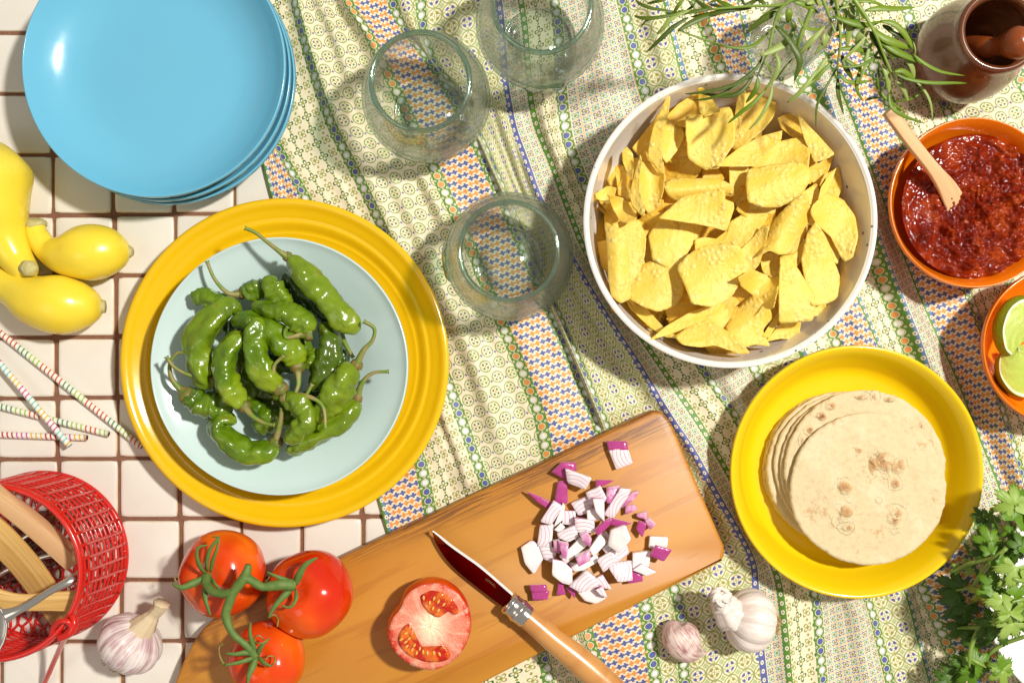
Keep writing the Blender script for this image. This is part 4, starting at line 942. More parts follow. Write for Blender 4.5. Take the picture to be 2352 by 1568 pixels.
for i, (lab, z, body, stem, dk) in enumerate(PEP):
    pts = [PP.P(x, y, z - .004 * abs(k / (len(body) - 1) - .4)) for k, (x, y, r) in enumerate(body)]
    rad = [PP.L(r * 1.12 + 1, z) for x, y, r in body]
    L = sum((pts[k + 1] - pts[k]).length for k in range(len(pts) - 1)); t0 = pts[0]
    loc = (pts[len(pts) // 2].x, pts[len(pts) // 2].y, z - max(rad)); t = thing('green_pepper', lab, 'pepper', loc, 'blistered green peppers in the aqua bowl'); t['_w'] = loc
    ph = random.uniform(0, 9)
    def disp(s, a, p, ph=ph, i=i):
        e = min(1, s / .05) * .25 + .75
        return e * (1 + .10 * sin(3 * a + ph + s * 4) + .045 * sin(5 * a + ph * 2) + .28 * noise.noise(Vector((cos(a) * 1.2, sin(a) * 1.2, s * 8 + i * 3))) + .16 * noise.noise(Vector((cos(a) * 2.6, sin(a) * 2.6, s * 18 + i))))
    k = 44; rr = crs(rad, k); rr = [q * min(1, sqrt(max(0.02, 1 - ((1 - j / (k - 1)) / 1.0) ** 14))) * (1 if j < k - 5 else sqrt(max(.03, 1 - ((j - k + 6) / 5.2) ** 2))) for j, q in enumerate(rr)]
    v, f, uv = sweep(cr(pts, k), rr, 26, k, disp)
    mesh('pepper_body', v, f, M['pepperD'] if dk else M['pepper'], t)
    if stem:
        sp2 = [PP.P(x, y, z + rad[0] * .2 + .010 * (j / len(stem))) for j, (x, y) in enumerate(stem)]
        sp2[0] = pts[0].lerp(sp2[0], .3)
        n = len(stem); v, f, uv = sweep(sp2, [.0032] + [.0021] * 1 + [.0015] * (n - 2), 9, 22, lambda s, a, p: 1 + .15 * sin(5 * a) + (.5 if s > .96 else 0))
        mesh('stem', v, f, M['pstem'], t)
        d = (sp2[1] - pts[0]).normalized(); q0 = pts[0] + d * rad[0] * .0
        v, f, uv = sweep([pts[0] - d * rad[0] * .15, q0 + d * rad[0] * .35, q0 + d * rad[0] * .62, q0 + d * rad[0] * 1.0], [rad[0] * .80, rad[0] * .72, rad[0] * .42, .0026], 20, 12, lambda s, a, p: 1 + .10 * sin(6 * a) * (1 - s))
        mesh('calyx', v, f, M['pcalyx'], t)
# ------------------------------------------------------------------ squash
def squash(lab, path, rad, stem, ends=None):
    loc = path[len(path) // 2]; loc = (loc.x, loc.y, 0); t = thing('crookneck_squash', lab, 'squash', loc, 'yellow crookneck squash'); t['_w'] = loc
    k = 54; ph = random.random() * 9
    rr = crs(rad, k)
    v, f, uv = sweep(cr(path, k), rr, 40, k, lambda s, a, p: 1 + .018 * sin(8 * a + ph) * (1 - s) + .03 * noise.noise(Vector((cos(a), sin(a), s * 3 + ph))))
    mesh('squash_body', v, f, M['squash'], t)
    if stem:
        v, f, uv = sweep(stem[0], stem[1], 18, 12, lambda s, a, p: 1 + .12 * abs(sin(3 * a)) + .08 * noise.noise(p * 400))
        mesh('stem_end', v, f, M['sqstem'], t)
    if ends:
        v, f, uv = sweep(ends[0], ends[1], 14, 8, lambda s, a, p: 1 + .15 * noise.noise(p * 600)); mesh('blossom_end', v, f, M['sqstem'], t)
    return t
Z = .030
squash('yellow squash cut by the frame edge, its neck pointing down', [P(-34, 318, .026), P(-32, 345, .028), P(-28, 400, .032), P(-14, 470, .032), P(8, 540, .028), P(38, 595, .028), P(62, 626, .032), P(68, 640, .034)],
       [.001, .020, .0362, .0300, .0208, .0145, .0105, .002], ([P(60, 617, .036), P(68, 616, .043), P(69, 614, .047)], [.0068, .0066, .004]))
squash('short yellow squash pointing right, its neck curling up under the pale stem', [P(80, 520, .021), P(88, 545, .021), P(112, 575, .022), P(150, 585, .026), P(200, 580, .0275), P(250, 578, .025), P(285, 578, .022), P(302, 578, .021)],
       [.0085, .0100, .0118, .0190, .0250, .0222, .0130, .0015], ([P(84, 524, .021), P(80, 512, .021), P(79, 504, .022)], [.0086, .0088, .0062]), ([P(298, 578, .021), P(304, 578, .021)], [.0055, .004]))
squash('lowest yellow squash, its fat end pointing right', [P(-80, 620, .02), P(-30, 635, .021), P(30, 662, .024), P(85, 690, .0285), P(140, 700, .0295), P(190, 703, .026), P(225, 704, .022), P(238, 704, .021)],
       [.012, .0122, .0165, .0232, .0262, .0212, .0122, .002], ([P(-84, 618, .02), P(-100, 614, .02)], [.008, .009]), ([P(228, 704, .022), P(242, 704, .021)], [.0065, .0058]))
# ------------------------------------------------------------------ paper straws
def straw(lab, a, b2, cols, za=.0042, zb=.0042):
    m, b = newmat('striped paper straw'); u = node('ShaderNodeUVMap'); sp = node('ShaderNodeSeparateXYZ'); X.nt.links.new(u.outputs[0], sp.inputs[0])
    l = X(sp.outputs[0]) * 1000.0 + X(sp.outputs[1]) * 4.4
    k = cell(l, 4.4); idx = par(l, 4.4 * 3, len(cols))
    c = cols[0]
    cc = None
    for i in range(len(cols)): cc = cmix((ab(idx - float(i)) < 0.5), cc if cc else cols[0], cols[i])
    setc(b, 'Base Color', cmix((ab(k) < 0.75), (0.84, 0.80, 0.72), cc)); setc(b, 'Roughness', 0.5)
    p0, p1 = P(*a, za), P(*b2, zb); n = 14
    v, f, uv = [], [], []
    t = (p1 - p0).normalized(); s = t.cross(Vector((0, 0, 1))).normalized(); w = s.cross(t); Lg = (p1 - p0).length
    rows = [(0, 1), (0, .8), (1, .8), (1, 1)]
    K = 40
    for i in range(K + 1):
        for j in range(n + 1):
            a2 = 2 * pi * j / n; v.append(p0.lerp(p1, i / K) + (s * cos(a2) + w * sin(a2)) * .0029); uv.append((Lg * i / K, j / n))
    for i in range(K):
        for j in range(n): q = i * (n + 1) + j; f.append((q, q + n + 1, q + n + 2, q + 1))
    o0 = len(v)
    for i in (0, K):
        for j in range(n + 1):
            a2 = 2 * pi * j / n; v.append(p0.lerp(p1, i / K) + (s * cos(a2) + w * sin(a2)) * .0023); uv.append((0, .5))
    for j in range(n): f.append((o0 + j, o0 + n + 1 + j, o0 + n + 2 + j, o0 + j + 1)[::-1]); f.append((j, j + 1, o0 + j + 1, o0 + j)[::-1]); q = K * (n + 1); f.append((q + j, q + j + 1, o0 + n + 2 + j, o0 + n + 1 + j))
    mesh('paper_straw', v, f, m, uv=uv, label=lab, cat='straw', group='striped paper straws')
G_, R_, Y_, L_, K_, C_ = (.08, .30, .12), (.62, .10, .04), (.75, .48, .06), (.35, .55, .05), (.62, .12, .38), (.20, .58, .55)
straw('longest paper straw, red and green striped, running under the yellow platter rim', (-60, 716), (326, 1026), [G_, L_, R_, R_])
straw('red and green striped paper straw crossed by the pink one', (-60, 918), (250, 997), [R_, L_, G_, L_])
straw('lowest paper straw, pink and orange striped, lying nearly level', (-60, 996), (200, 1005), [K_, Y_, (.5, .02, .03)])
straw('pink and yellow striped paper straw lying across two others', (-60, 764), (160, 1024), [C_, Y_, K_], .0105, .0125)
# ------------------------------------------------------------------ cutting board
BT = .021
BO = [(1512,945),(1530,957),(1548,985),(1600,1108),(1652,1228),(1664,1258),(1660,1284),(1632,1303),(1400,1420),(1110,1568),(1010,1622),(830,1705),(640,1770),(440,1800),(372,1740),(380,1640),(401,1568),(425,1510),(451,1463),(474,1436),(505,1414),(550,1390),(601,1363),(690,1322),(776,1283),(900,1224),(1100,1130),(1300,1037),(1470,955)]
def board(name, outline, z0, z1, mat, parent, bev=.0028):
    q = []
    n = len(outline)
    for i in range(n):
        p0, p1, p2, p3 = [Vector((*outline[(i + k) % n], 0)) for k in (-1, 0, 1, 2)]
        for s in range(5):
            t = s / 5; q.append(0.5 * ((2 * p1) + (p2 - p0) * t + (2 * p0 - 5 * p1 + 4 * p2 - p3) * t * t + (3 * p1 - p0 - 3 * p2 + p3) * t ** 3))
    w = [P(a.x, a.y, z1) for a in q]; n = len(w)
    nor = []
    for i in range(n):
        t = (w[(i + 1) % n] - w[i - 1]).normalized(); nor.append(Vector((t.y, -t.x, 0)))
    sgn = 1 if sum(w[i].x * w[(i + 1) % n].y - w[(i + 1) % n].x * w[i].y for i in range(n)) < 0 else -1
    v = []
    prof = [(-bev * .6, z0), (0, z0 + bev * .6), (0, z1 - bev), (-bev * .3, z1 - bev * .3), (-bev, z1)]
    for ins, z in prof:
        for i in range(n): v.append(Vector((w[i].x, w[i].y, 0)) + nor[i] * (-sgn) * ins + Vector((0, 0, z)))
    f = []
    for r in range(len(prof) - 1):
        for i in range(n): f.append((r * n + i, r * n + (i + 1) % n, (r + 1) * n + (i + 1) % n, (r + 1) * n + i))
    f.append(tuple(range((len(prof) - 1) * n, len(prof) * n))); f.append(tuple(range(n))[::-1])
    ax = Vector((-.9055, -.4243, 0)); ay = Vector((-ax.y, ax.x, 0))
    uv = [(p.dot(ax) * 10, p.dot(ay) * 10 + p.z * 6) for p in v]
    return mesh(name, v, f, mat, parent, uv=uv)
bl = P(1150, 1330, 0); bd = thing('cutting_board', 'honey coloured wooden cutting board lying slantwise under the knife and onion', 'cutting board', (bl.x, bl.y, .0035)); bd['_w'] = (bl.x, bl.y, .0035)
wb = board('board', BO, .0035, BT, M['board'], bd)
# heartwood streak along the far edge: colour of the wood itself, by grain position
X.nt = M['board'].node_tree; bb = X.nt.nodes['Principled BSDF']; old = X(bb.inputs['Base Color'].links[0].from_socket)
u = node('ShaderNodeUVMap'); sp = node('ShaderNodeSeparateXYZ'); X.nt.links.new(u.outputs[0], sp.inputs[0])
pe = P(1500, 951, BT); ax = Vector((-.9055, -.4243, 0)); ay = Vector((-ax.y, ax.x, 0)); ye = pe.dot(ay) * 10 + BT * 6; p0 = pe.dot(ax) * 10
sx, sy = X(sp.outputs[0]), X(sp.outputs[1])
sgn = 1.0 if (P(1400, 1100, BT).dot(ay) * 10 + BT * 6) > ye else -1.0
dist = (sy - ye) * sgn
gr = noi(2.2, 4, 0.7, coord('UV', (0.8, 16, 1)), 0.8); wv = noi(1.2, 2, 0.5, coord('UV', (0.6, 2, 1)))
st = sstep(dist + (wv - 0.5) * 0.25, 0.30, 0.02) if False else X.m('SUBTRACT', 1.0, sstep(dist + (wv - 0.5) * 0.30 + (sx - p0) * 0.035, 0.06, 0.30))
new = cmix(st * (sstep(gr, 0.42, 0.56) * 0.75 + 0.12), old, (0.16, 0.052, 0.012))
X.nt.links.new(new.o, bb.inputs['Base Color'])
# ------------------------------------------------------------------ knife
KN = Crop(900, 1250, 3.76)
kl = KN.P(1400, 900, BT); kt = thing('pocket_knife', 'folding knife with beech handle and steel collar lying across the board', 'knife', (kl.x, kl.y, BT)); kt['_w'] = (kl.x, kl.y, BT)
sp_t = [(585,170),(640,215),(720,285),(810,352),(900,415),(1000,486),(1100,568),(1200,655),(1320,760)]
ed_t = [(585,170),(598,235),(630,305),(700,415),(800,525),(950,650),(1060,735),(1150,806),(1240,872)]
v, f, fm = [], [], []; n = 24
SPT = cr([Vector((*p, 0)) for p in sp_t], n); EDT = cr([Vector((*p, 0)) for p in ed_t], n)
for i in range(n):
    q = i / (n - 1); z = BT + .0125 + .001 * q; a, e = SPT[i], EDT[i]
    zs, ze = z + .0022, z - .0065
    A = KN.P(a.x, a.y, zs); E = KN.P(e.x, e.y, ze); k = min(1, i / 5)
    spn = Vector((.54, .84, 0)).normalized() * .0017 * k
    v += [E, A - spn * .3, A + spn * .9 + Vector((0, 0, -.0002)), A + spn * .9 + Vector((0, 0, -.0024)), E + Vector((0, 0, -.0002))]
for i in range(n - 1):
    for j, m_ in ((0, 0), (1, 1), (2, 1), (3, 0), (4, 0)): f.append((i * 5 + j, i * 5 + (j + 1) % 5, (i + 1) * 5 + (j + 1) % 5, (i + 1) * 5 + j)); fm.append(m_)
f.append(tuple((n - 1) * 5 + k for k in range(5))); fm.append(0)
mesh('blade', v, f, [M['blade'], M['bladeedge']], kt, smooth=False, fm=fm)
hz = BT + .0125
v, f, uv = sweep([KN.P(1278, 816, hz), KN.P(1300, 835, hz), KN.P(1345, 873, hz), KN.P(1375, 899, hz), KN.P(1405, 924, hz), KN.P(1450, 962, hz)], [.0098, .0101, .0101, .0112, .0104, .0104], 40, 30)
mesh('collar', v, f, M['steel'], kt)
v, f, uv = sweep([KN.P(1284, 822, hz), KN.P(1318, 850, hz)], [.0105, .0105], 40, 2); mesh('collar_ring', v, f, M['steel'], kt)
hp = [KN.P(1440, 952, hz), KN.P(1560, 1055, hz), KN.P(1700, 1175, hz), KN.P(1900, 1335, hz), KN.P(2100, 1505, hz), KN.P(2300, 1680, hz), KN.P(2520, 1880, hz - .001), KN.P(2600, 1950, hz - .002)]
v, f, uv = sweep(hp, [.0098, .0100, .0106, .0122, .0126, .0116, .0110, .004], 36, 60, lambda s, a, p: 1.0, flat=.92)
uv = [(a * 10, b2 * .8) for a, b2 in uv]; mesh('handle', v, f, M['handle'], kt, uv=uv)
def text(body, x, y, ang, size, z, slope=0.0):
    cu = bpy.data.curves.new('lettering', 'FONT'); cu.body = body; cu.size = size; cu.extrude = .00004; cu.materials.append(M['engrave'])
    tmp = bpy.data.objects.new('tmp', cu); link(tmp); dg = bpy.context.evaluated_depsgraph_get(); me = bpy.data.meshes.new_from_object(tmp.evaluated_get(dg)); bpy.data.objects.remove(tmp); bpy.data.curves.remove(cu)
    o = bpy.data.objects.new('lettering', me); link(o); p = KN.P(x, y, z); o.location = p - Vector(kt['_w']); o.rotation_euler = (0, 0, ang); o.parent = kt
    return o
ang = atan2(-(760 - 568), (1320 - 1100)) 
n3 = (Vector(v[0]) * 0)
for body, x, y, s in (('OPINEL', 1068, 612, .0036), ('INOX', 1094, 662, .0022), ('N\u00b010', 1188, 728, .0030)):
    t_ = text(body, x, y, 0, s, BT + .0125)
    # lie on the blade's side face
    E, A = KN.P(1060, 735, BT + .0125 - .0065), KN.P(1200, 655, BT + .0125 + .0022)
    along = (KN.P(1240, 872, BT + .006) - KN.P(950, 650, BT + .006)).normalized(); up = (KN.P(1140, 600, BT + .0147) - KN.P(1010, 700, BT + .006)); up = (up - along * up.dot(along)).normalized(); nn = along.cross(up)
    if nn.z < 0: nn = -nn
    Mx = Matrix((along, up, nn)).transposed(); t_.rotation_euler = Mx.to_euler()
    frac = {'OPINEL': .72, 'INOX': .42, 'N\u00b010': .45}[body]
    base = KN.P(x, y, BT + .006 + .0087 * frac); t_.location = base + nn * .0006 - Vector(kt['_w'])
# ------------------------------------------------------------------ tomato half
def poly_sheet(name, pts, z, mat, parent, toP, th=.001, dome=0.0, bumpy=0.0, seed=0, nrad=6, nout=48):
    return sheet(name, pts, z, mat, th=th, nrad=nrad, nout=nout, bumpy=bumpy, edgez=-dome, seed=seed, toP=toP, parent=parent)
tz = BT + .034
hc = KN.P(565, 1045, tz); ht = thing('tomato_half', 'cut tomato half lying skin down on the board left of the knife', 'tomato', (hc.x, hc.y, BT)); ht['_w'] = (hc.x, hc.y, BT)
face = [(300,880),(330,770),(430,690),(560,645),(700,660),(820,740),(900,850),(935,980),(930,1120),(880,1240),(830,1310),(740,1390),(620,1445),(500,1440),(380,1400),(270,1320),(190,1200),(178,1080),(215,970)]
q = resample(face, 64)
for _ in range(2): q = [((q[i - 1][0] + 2 * q[i][0] + q[(i + 1) % 64][0]) / 4, (q[i - 1][1] + 2 * q[i][1] + q[(i + 1) % 64][1]) / 4) for i in range(64)]
rim = [KN.P(a, b2, tz) for a, b2 in q]; cc_ = sum(rim, Vector()) / 64
v = []; prof = [(1.0, 0), (1.02, -.002), (1.045, -.006), (1.05, -.012), (1.0, -.021), (.86, -.028), (.62, -.0325), (.3, -.034), (.0, -.034)]
bot = Vector((-.0035, .0015, 0))
for s, dz in prof:
    for p in rim: v.append(cc_ + (p - cc_) * s + bot * (-dz / .034) + Vector((0, 0, dz)))
f = []
for r in range(len(prof) - 1):
    for i in range(64): f.append((r * 64 + i, r * 64 + (i + 1) % 64, (r + 1) * 64 + (i + 1) % 64, (r + 1) * 64 + i))
mesh('skin', v, f, M['tomato'], ht)
fo = sheet('cut_face', face, tz + .0008, M['flesh'], th=.002, nrad=14, nout=64, bumpy=.0006, edgez=-.02, toP=KN.P, parent=ht, seed=3, sm=2)
# own coordinates start at the pale core
cav1 = [(490,770),(580,728),(670,745),(750,795),(805,870),(808,925),(765,930),(730,890),(705,915),(640,955),(550,910),(500,840)]
cav2 = [(300,1130),(345,1055),(395,1035),(405,1075),(370,1120),(430,1195),(520,1245),(640,1262),(655,1212),(690,1225),(735,1290),(725,1325),(660,1350),(540,1355),(400,1310),(310,1230),(290,1180)]
for k, cv in enumerate((cav1, cav2)):
    poly_sheet('seed_gel', cv, tz + .0016, M['gel'], ht, (lambda q, w, z, k=k: KN.P(*((650 + (q - 650) * 1.10, 840 + (w - 840) * 1.12) if k == 0 else (515 + (q - 515) * 1.10, 1200 + (w - 1200) * 1.14)), z)), bumpy=.0009, seed=k, dome=-.01)
sd = [(600,790),(560,830),(640,820),(690,845),(590,880),(640,900),(505,785),(340,1110),(370,1160),(340,1190),(420,1220),(400,1260),(470,1250),(440,1290),(500,1280),(540,1290),(600,1290),(650,1300),(350,1230),(300,1165)]
for k, (x, y) in enumerate(sd):
    p = KN.P(x, y, tz + .0022); a = atan2(y - 1040, x - 520); d = Vector((cos(a), -sin(a), 0)) * .0019
    v, f, uv = sweep([p - d, p, p + d], [.0004, .0011, .0004], 8, 7, flat=.6); mesh('seed', v, f, M['seed'], ht)
# ------------------------------------------------------------------ vine tomatoes
TM = Crop(400, 1250, 3.76)
tl = TM.P(700, 700, 0); vt = thing('vine_tomatoes', 'three ripe tomatoes joined by one green vine at the end of the board', 'tomatoes', (tl.x, tl.y, 0)); vt['_w'] = (tl.x, tl.y, 0)
for (cx, cy, rx, ry, z, qx, qy) in [(545, 560, 403, 385, .038, 395, 575), (1340, 745, 398, 396, .053, 1200, 690), (952, 1350, 346, 350, .055, 850, 1325)]:
    c = TM.P(cx, cy, z); r = TM.L((rx + ry) / 2, z); q = TM.P(qx, qy, z + r * .8)
    d = (Vector((q.x, q.y, c.z + r * .85)) - c).normalized(); rot = Vector((0, 0, 1)).rotation_difference(d)
    v, f = [], []; NU, NV = 72, 40; ph = random.random() * 6
    for i in range(NV + 1):
        th = pi * i / NV
        for j in range(NU):
            a = 2 * pi * j / NU
            rr = r * (1 + .022 * sin(5 * a + ph) * sin(th) ** 2 * (1.5 if th < 1.2 else .5) + .015 * noise.noise(Vector((cos(a) * 1.2, sin(a) * 1.2, th + ph))))
            dim = .20 * math.exp(-(th / .30) ** 2) + .05 * math.exp(-((pi - th) / .25) ** 2)
            p = Vector((sin(th) * cos(a), sin(th) * sin(a), cos(th) * .90)) * rr * (1 - dim); v.append(c + rot @ p)
    for i in range(NV):
        for j in range(NU): f.append((i * NU + j, (i + 1) * NU + j, (i + 1) * NU + (j + 1) % NU, i * NU + (j + 1) % NU))
    mesh('tomato', v, f, M['tomato'], vt)
def twig(pts, rad, zs, k=30, name='vine'):
    path = [TM.P(x, y, z) for (x, y), z in zip(pts, zs)]
    v, f, uv = sweep(path, rad, 14, k, lambda s, a, p: 1 + .10 * noise.noise(p * 300) + .04 * sin(5 * a)); mesh(name, v, f, M['vine'], vt)
zt = .080
twig([(778,478),(745,590),(650,715),(600,830),(572,950),(635,1110),(755,1215),(842,1312)], [.0024, .0044, .0038, .0039, .0039, .0029, .0031, .0047], [.098, .098, .097, .096, .095, .095, .093, .087], 44)
twig([(655,725),(560,745),(450,725),(395,660),(392,585)], [.0042, .0036, .0034, .0036, .0046], [.097, .094, .089, .082, .074], 26)
twig([(735,595),(800,620),(900,680),(1000,672),(1100,660),(1190,668)], [.0044, .0036, .0034, .0040, .0044, .0048], [.098, .098, .098, .097, .095, .090], 26)
def blade_leaf(path, w, mat, parent, name='leaf', fold=.25, tw=0.0, seg=9, shape='lance', label=None):
    pts = cr(path, seg); v, f = [], []
    s0 = None
    for i, p in enumerate(pts):
        t = (pts[min(i + 1, seg - 1)] - pts[max(i - 1, 0)]).normalized(); s = t.cross(Vector((0, 0, 1)))
        if s.length < .05: s = s0 or Vector((1, 0, 0))
        s.normalize(); s0 = s; n = s.cross(t)
        if n.z < 0: n = -n
        q = i / (seg - 1); a = tw * (q - .3); s2 = s * cos(a) + n * sin(a); n2 = n * cos(a) - s * sin(a)
        ww = w * (max(.03, sin(pi * min(1, q * .92 + .06)) ** .75 if shape == 'lance' else (1 - q) ** .6 * (.35 + .65 * min(1, q * 4)) + .05))
        v += [p + s2 * ww + n2 * ww * fold, p, p - s2 * ww + n2 * ww * fold]
    for i in range(seg - 1):
        for j in (0, 1): f.append((i * 3 + j, (i + 1) * 3 + j, (i + 1) * 3 + j + 1, i * 3 + j + 1)[::-1])
    o = mesh(name, v, f, mat, parent, label=label)
    m = o.modifiers.new('thickness', 'SOLIDIFY'); m.thickness = .00035; m.offset = 0
    return o
def sepals(lst, z0, z1):
    for pts, w in lst:
        n = len(pts); path = [TM.P(x, y, z0 + (z1 - z0) * sin(pi * .9 * i / max(1, n - 1)) + .002 * i) for i, (x, y) in enumerate(pts)]
        o = blade_leaf(path, TM.L(w / 2, z0), M['vine'], vt, 'sepal', fold=-.25, shape='taper', seg=12); o.modifiers[0].thickness = .0012
sepals([([(385,560),(335,500),(302,400),(320,320),(405,300)],44), ([(405,540),(395,450),(430,330),(500,235),(445,225)],44), ([(430,545),(450,440),(490,330),(512,215)],40), ([(370,600),(250,660),(160,690),(78,655)],78), ([(385,640),(375,760),(395,850),(432,950)],58), ([(430,600),(470,660),(530,715)],40)], .077, .083)
sepals([([(1205,665),(1240,580),(1300,480),(1412,413)],80), ([(1180,650),(1110,620),(1040,590),(955,548)],56), ([(1170,700),(1110,760),(1020,860),(960,965)],70), ([(1210,700),(1215,790),(1160,870),(1075,848)],40)], .090, .094)
sepals([([(850,1290),(810,1200),(790,1100),(800,1005)],54), ([(860,1300),(895,1230),(965,1155)],50), ([(830,1300),(740,1290),(650,1300),(568,1290)],58), ([(830,1330),(750,1360),(650,1385),(555,1400)],50), ([(850,1330),(810,1420),(780,1500),(765,1590)],76), ([(870,1330),(920,1380),(985,1412)],48)], .090, .093)
for pts, z in (([(555,1400),(515,1320),(508,1240),(540,1205)], .085), ([(965,1160),(900,1200),(840,1190),(835,1145),(880,1130),(915,1165)], .094), ([(985,1410),(1020,1370),(1010,1325),(960,1320),(935,1350)], .09), ([(960,965),(1010,940),(1050,980),(1040,1050)], .08), ([(955,548),(970,590),(930,635)], .09), ([(120,640),(100,610),(120,590),(132,598)], .06)):
    path = [TM.P(x, y, z + .003 * sin(i * 2)) for i, (x, y) in enumerate(pts)]; v, f, uv = sweep(path, [.0009] + [.0006] * (len(pts) - 1), 6, 18); mesh('tendril', v, f, M['pstem'], vt)
# ------------------------------------------------------------------ onion dice
ON = Crop(1200, 1000, 3.137)
ONI = [('s',[(905,308),(1040,303),(1075,405),(960,450)],1),('p',[(470,475),(545,405),(640,410),(645,465),(575,460),(570,530)],1),('s',[(575,460),(755,520),(715,605),(590,560)],2),('p',[(510,560),(575,545),(580,710),(485,710)],1),
('p',[(275,630),(380,670),(475,720),(430,755),(360,710)],1),('p',[(803,540),(935,542),(850,585),(805,598)],1),('s',[(730,640),(830,588),(885,690),(770,730)],2),('l',[(888,600),(980,590),(910,710),(885,705)],2),
('s',[(985,610),(1060,620),(1030,690),(935,830),(870,795)],2),('l',[(1060,645),(1130,622),(1090,690),(1000,750)],1),('s',[(620,720),(730,670),(780,730),(760,780),(670,805)],1),('w',[(780,690),(860,690),(862,850),(800,780)],3),
('l',[(1030,740),(1095,730),(1120,760),(1030,800)],1),('s',[(475,705),(540,745),(460,875),(380,850)],2),('w',[(545,720),(562,740),(545,840),(480,890)],1),('s',[(560,780),(640,780),(640,880),(545,870)],1),
('w',[(735,775),(800,760),(845,835),(740,850)],2),('s',[(645,835),(780,850),(785,940),(650,935)],2),('p',[(795,915),(870,850),(930,830),(900,890),(820,960)],3),('p',[(930,835),(1065,865),(1000,895),(905,880)],2),
('w',[(905,1040),(920,930),(1020,890),(1060,990),(980,1090)],3),('l',[(1115,800),(1190,780),(1185,840),(1120,820)],1),('p',[(1110,915),(1130,855),(1190,870),(1155,970)],1),('l',[(1180,850),(1210,830),(1258,875),(1215,915)],1),
('w',[(1220,975),(1345,980),(1340,1050),(1212,1055)],1),('p',[(1215,1115),(1260,1040),(1375,1075),(1320,1160)],2),('w',[(1090,1105),(1215,1088),(1200,1200),(1085,1215)],1),('w',[(1090,1230),(1150,1185),(1255,1240),(1190,1270)],2),
('s',[(905,1210),(960,1180),(1068,1168),(1075,1300),(970,1308)],2),('p',[(1075,1215),(1150,1270),(1155,1310),(1050,1325)],1),('s',[(815,1150),(940,1075),(960,1160),(860,1235)],2),('s',[(945,1090),(1035,1040),(1050,1100),(965,1160)],1),
('w',[(755,1060),(830,960),(880,1020),(785,1115)],2),('s',[(830,950),(880,930),(915,990),(880,1020)],1),('s',[(510,950),(635,890),(660,970),(590,1010),(520,980)],2),('l',[(680,960),(730,935),(765,990),(750,1045),(700,1010)],3),
('w',[(530,1120),(600,1060),(680,975),(735,1030),(580,1175)],2),('l',[(515,1015),(590,1030),(570,1140),(540,1110)],3),('s',[(375,895),(470,880),(455,1045),(355,1040)],1),('w',[(235,1060),(310,1010),(390,1070),(395,1130),(325,1248),(260,1170)],1),
('s',[(370,1045),(490,1060),(490,1120),(460,1165),(405,1140)],1),('l',[(650,1130),(750,1080),(755,1150),(670,1195)],3),('w',[(600,1170),(690,1180),(810,1130),(800,1170),(700,1225),(635,1235)],1),('w',[(475,1150),(550,1170),(612,1230),(615,1345),(540,1320),(470,1260)],2),
('s',[(610,1350),(730,1240),(800,1300),(815,1350),(690,1395)],2),('s',[(790,1300),(850,1268),(915,1370),(830,1360)],1),('w',[(665,1395),(800,1365),(865,1440),(800,1480),(720,1460)],1),('s',[(800,1380),(850,1360),(888,1435),(840,1420)],2),
('p',[(515,1320),(545,1325),(565,1410),(500,1415)],1),('p',[(575,1370),(605,1350),(640,1390),(635,1440)],1),('p',[(295,1345),(415,1342),(420,1390),(310,1395)],1),('p',[(312,1395),(437,1385),(425,1450),(318,1455)],1),
('w',[(485,920),(530,870),(560,900),(520,935)],1),('l',[(475,1010),(520,1000),(520,1100),(485,1080)],2),('p',[(890,243),(1030,245),(1040,303),(905,308)],1),('w',[(640,940),(700,945),(690,1000),(640,1000)],1),('s',[(850,1060),(900,1010),(930,1060),(880,1100)],1),('w',[(735,1150),(800,1110),(830,1150),(780,1180)],1)]
onn = {'s': 'striped', 'p': 'deep purple skinned', 'w': 'white', 'l': 'pink'}
seen = {}
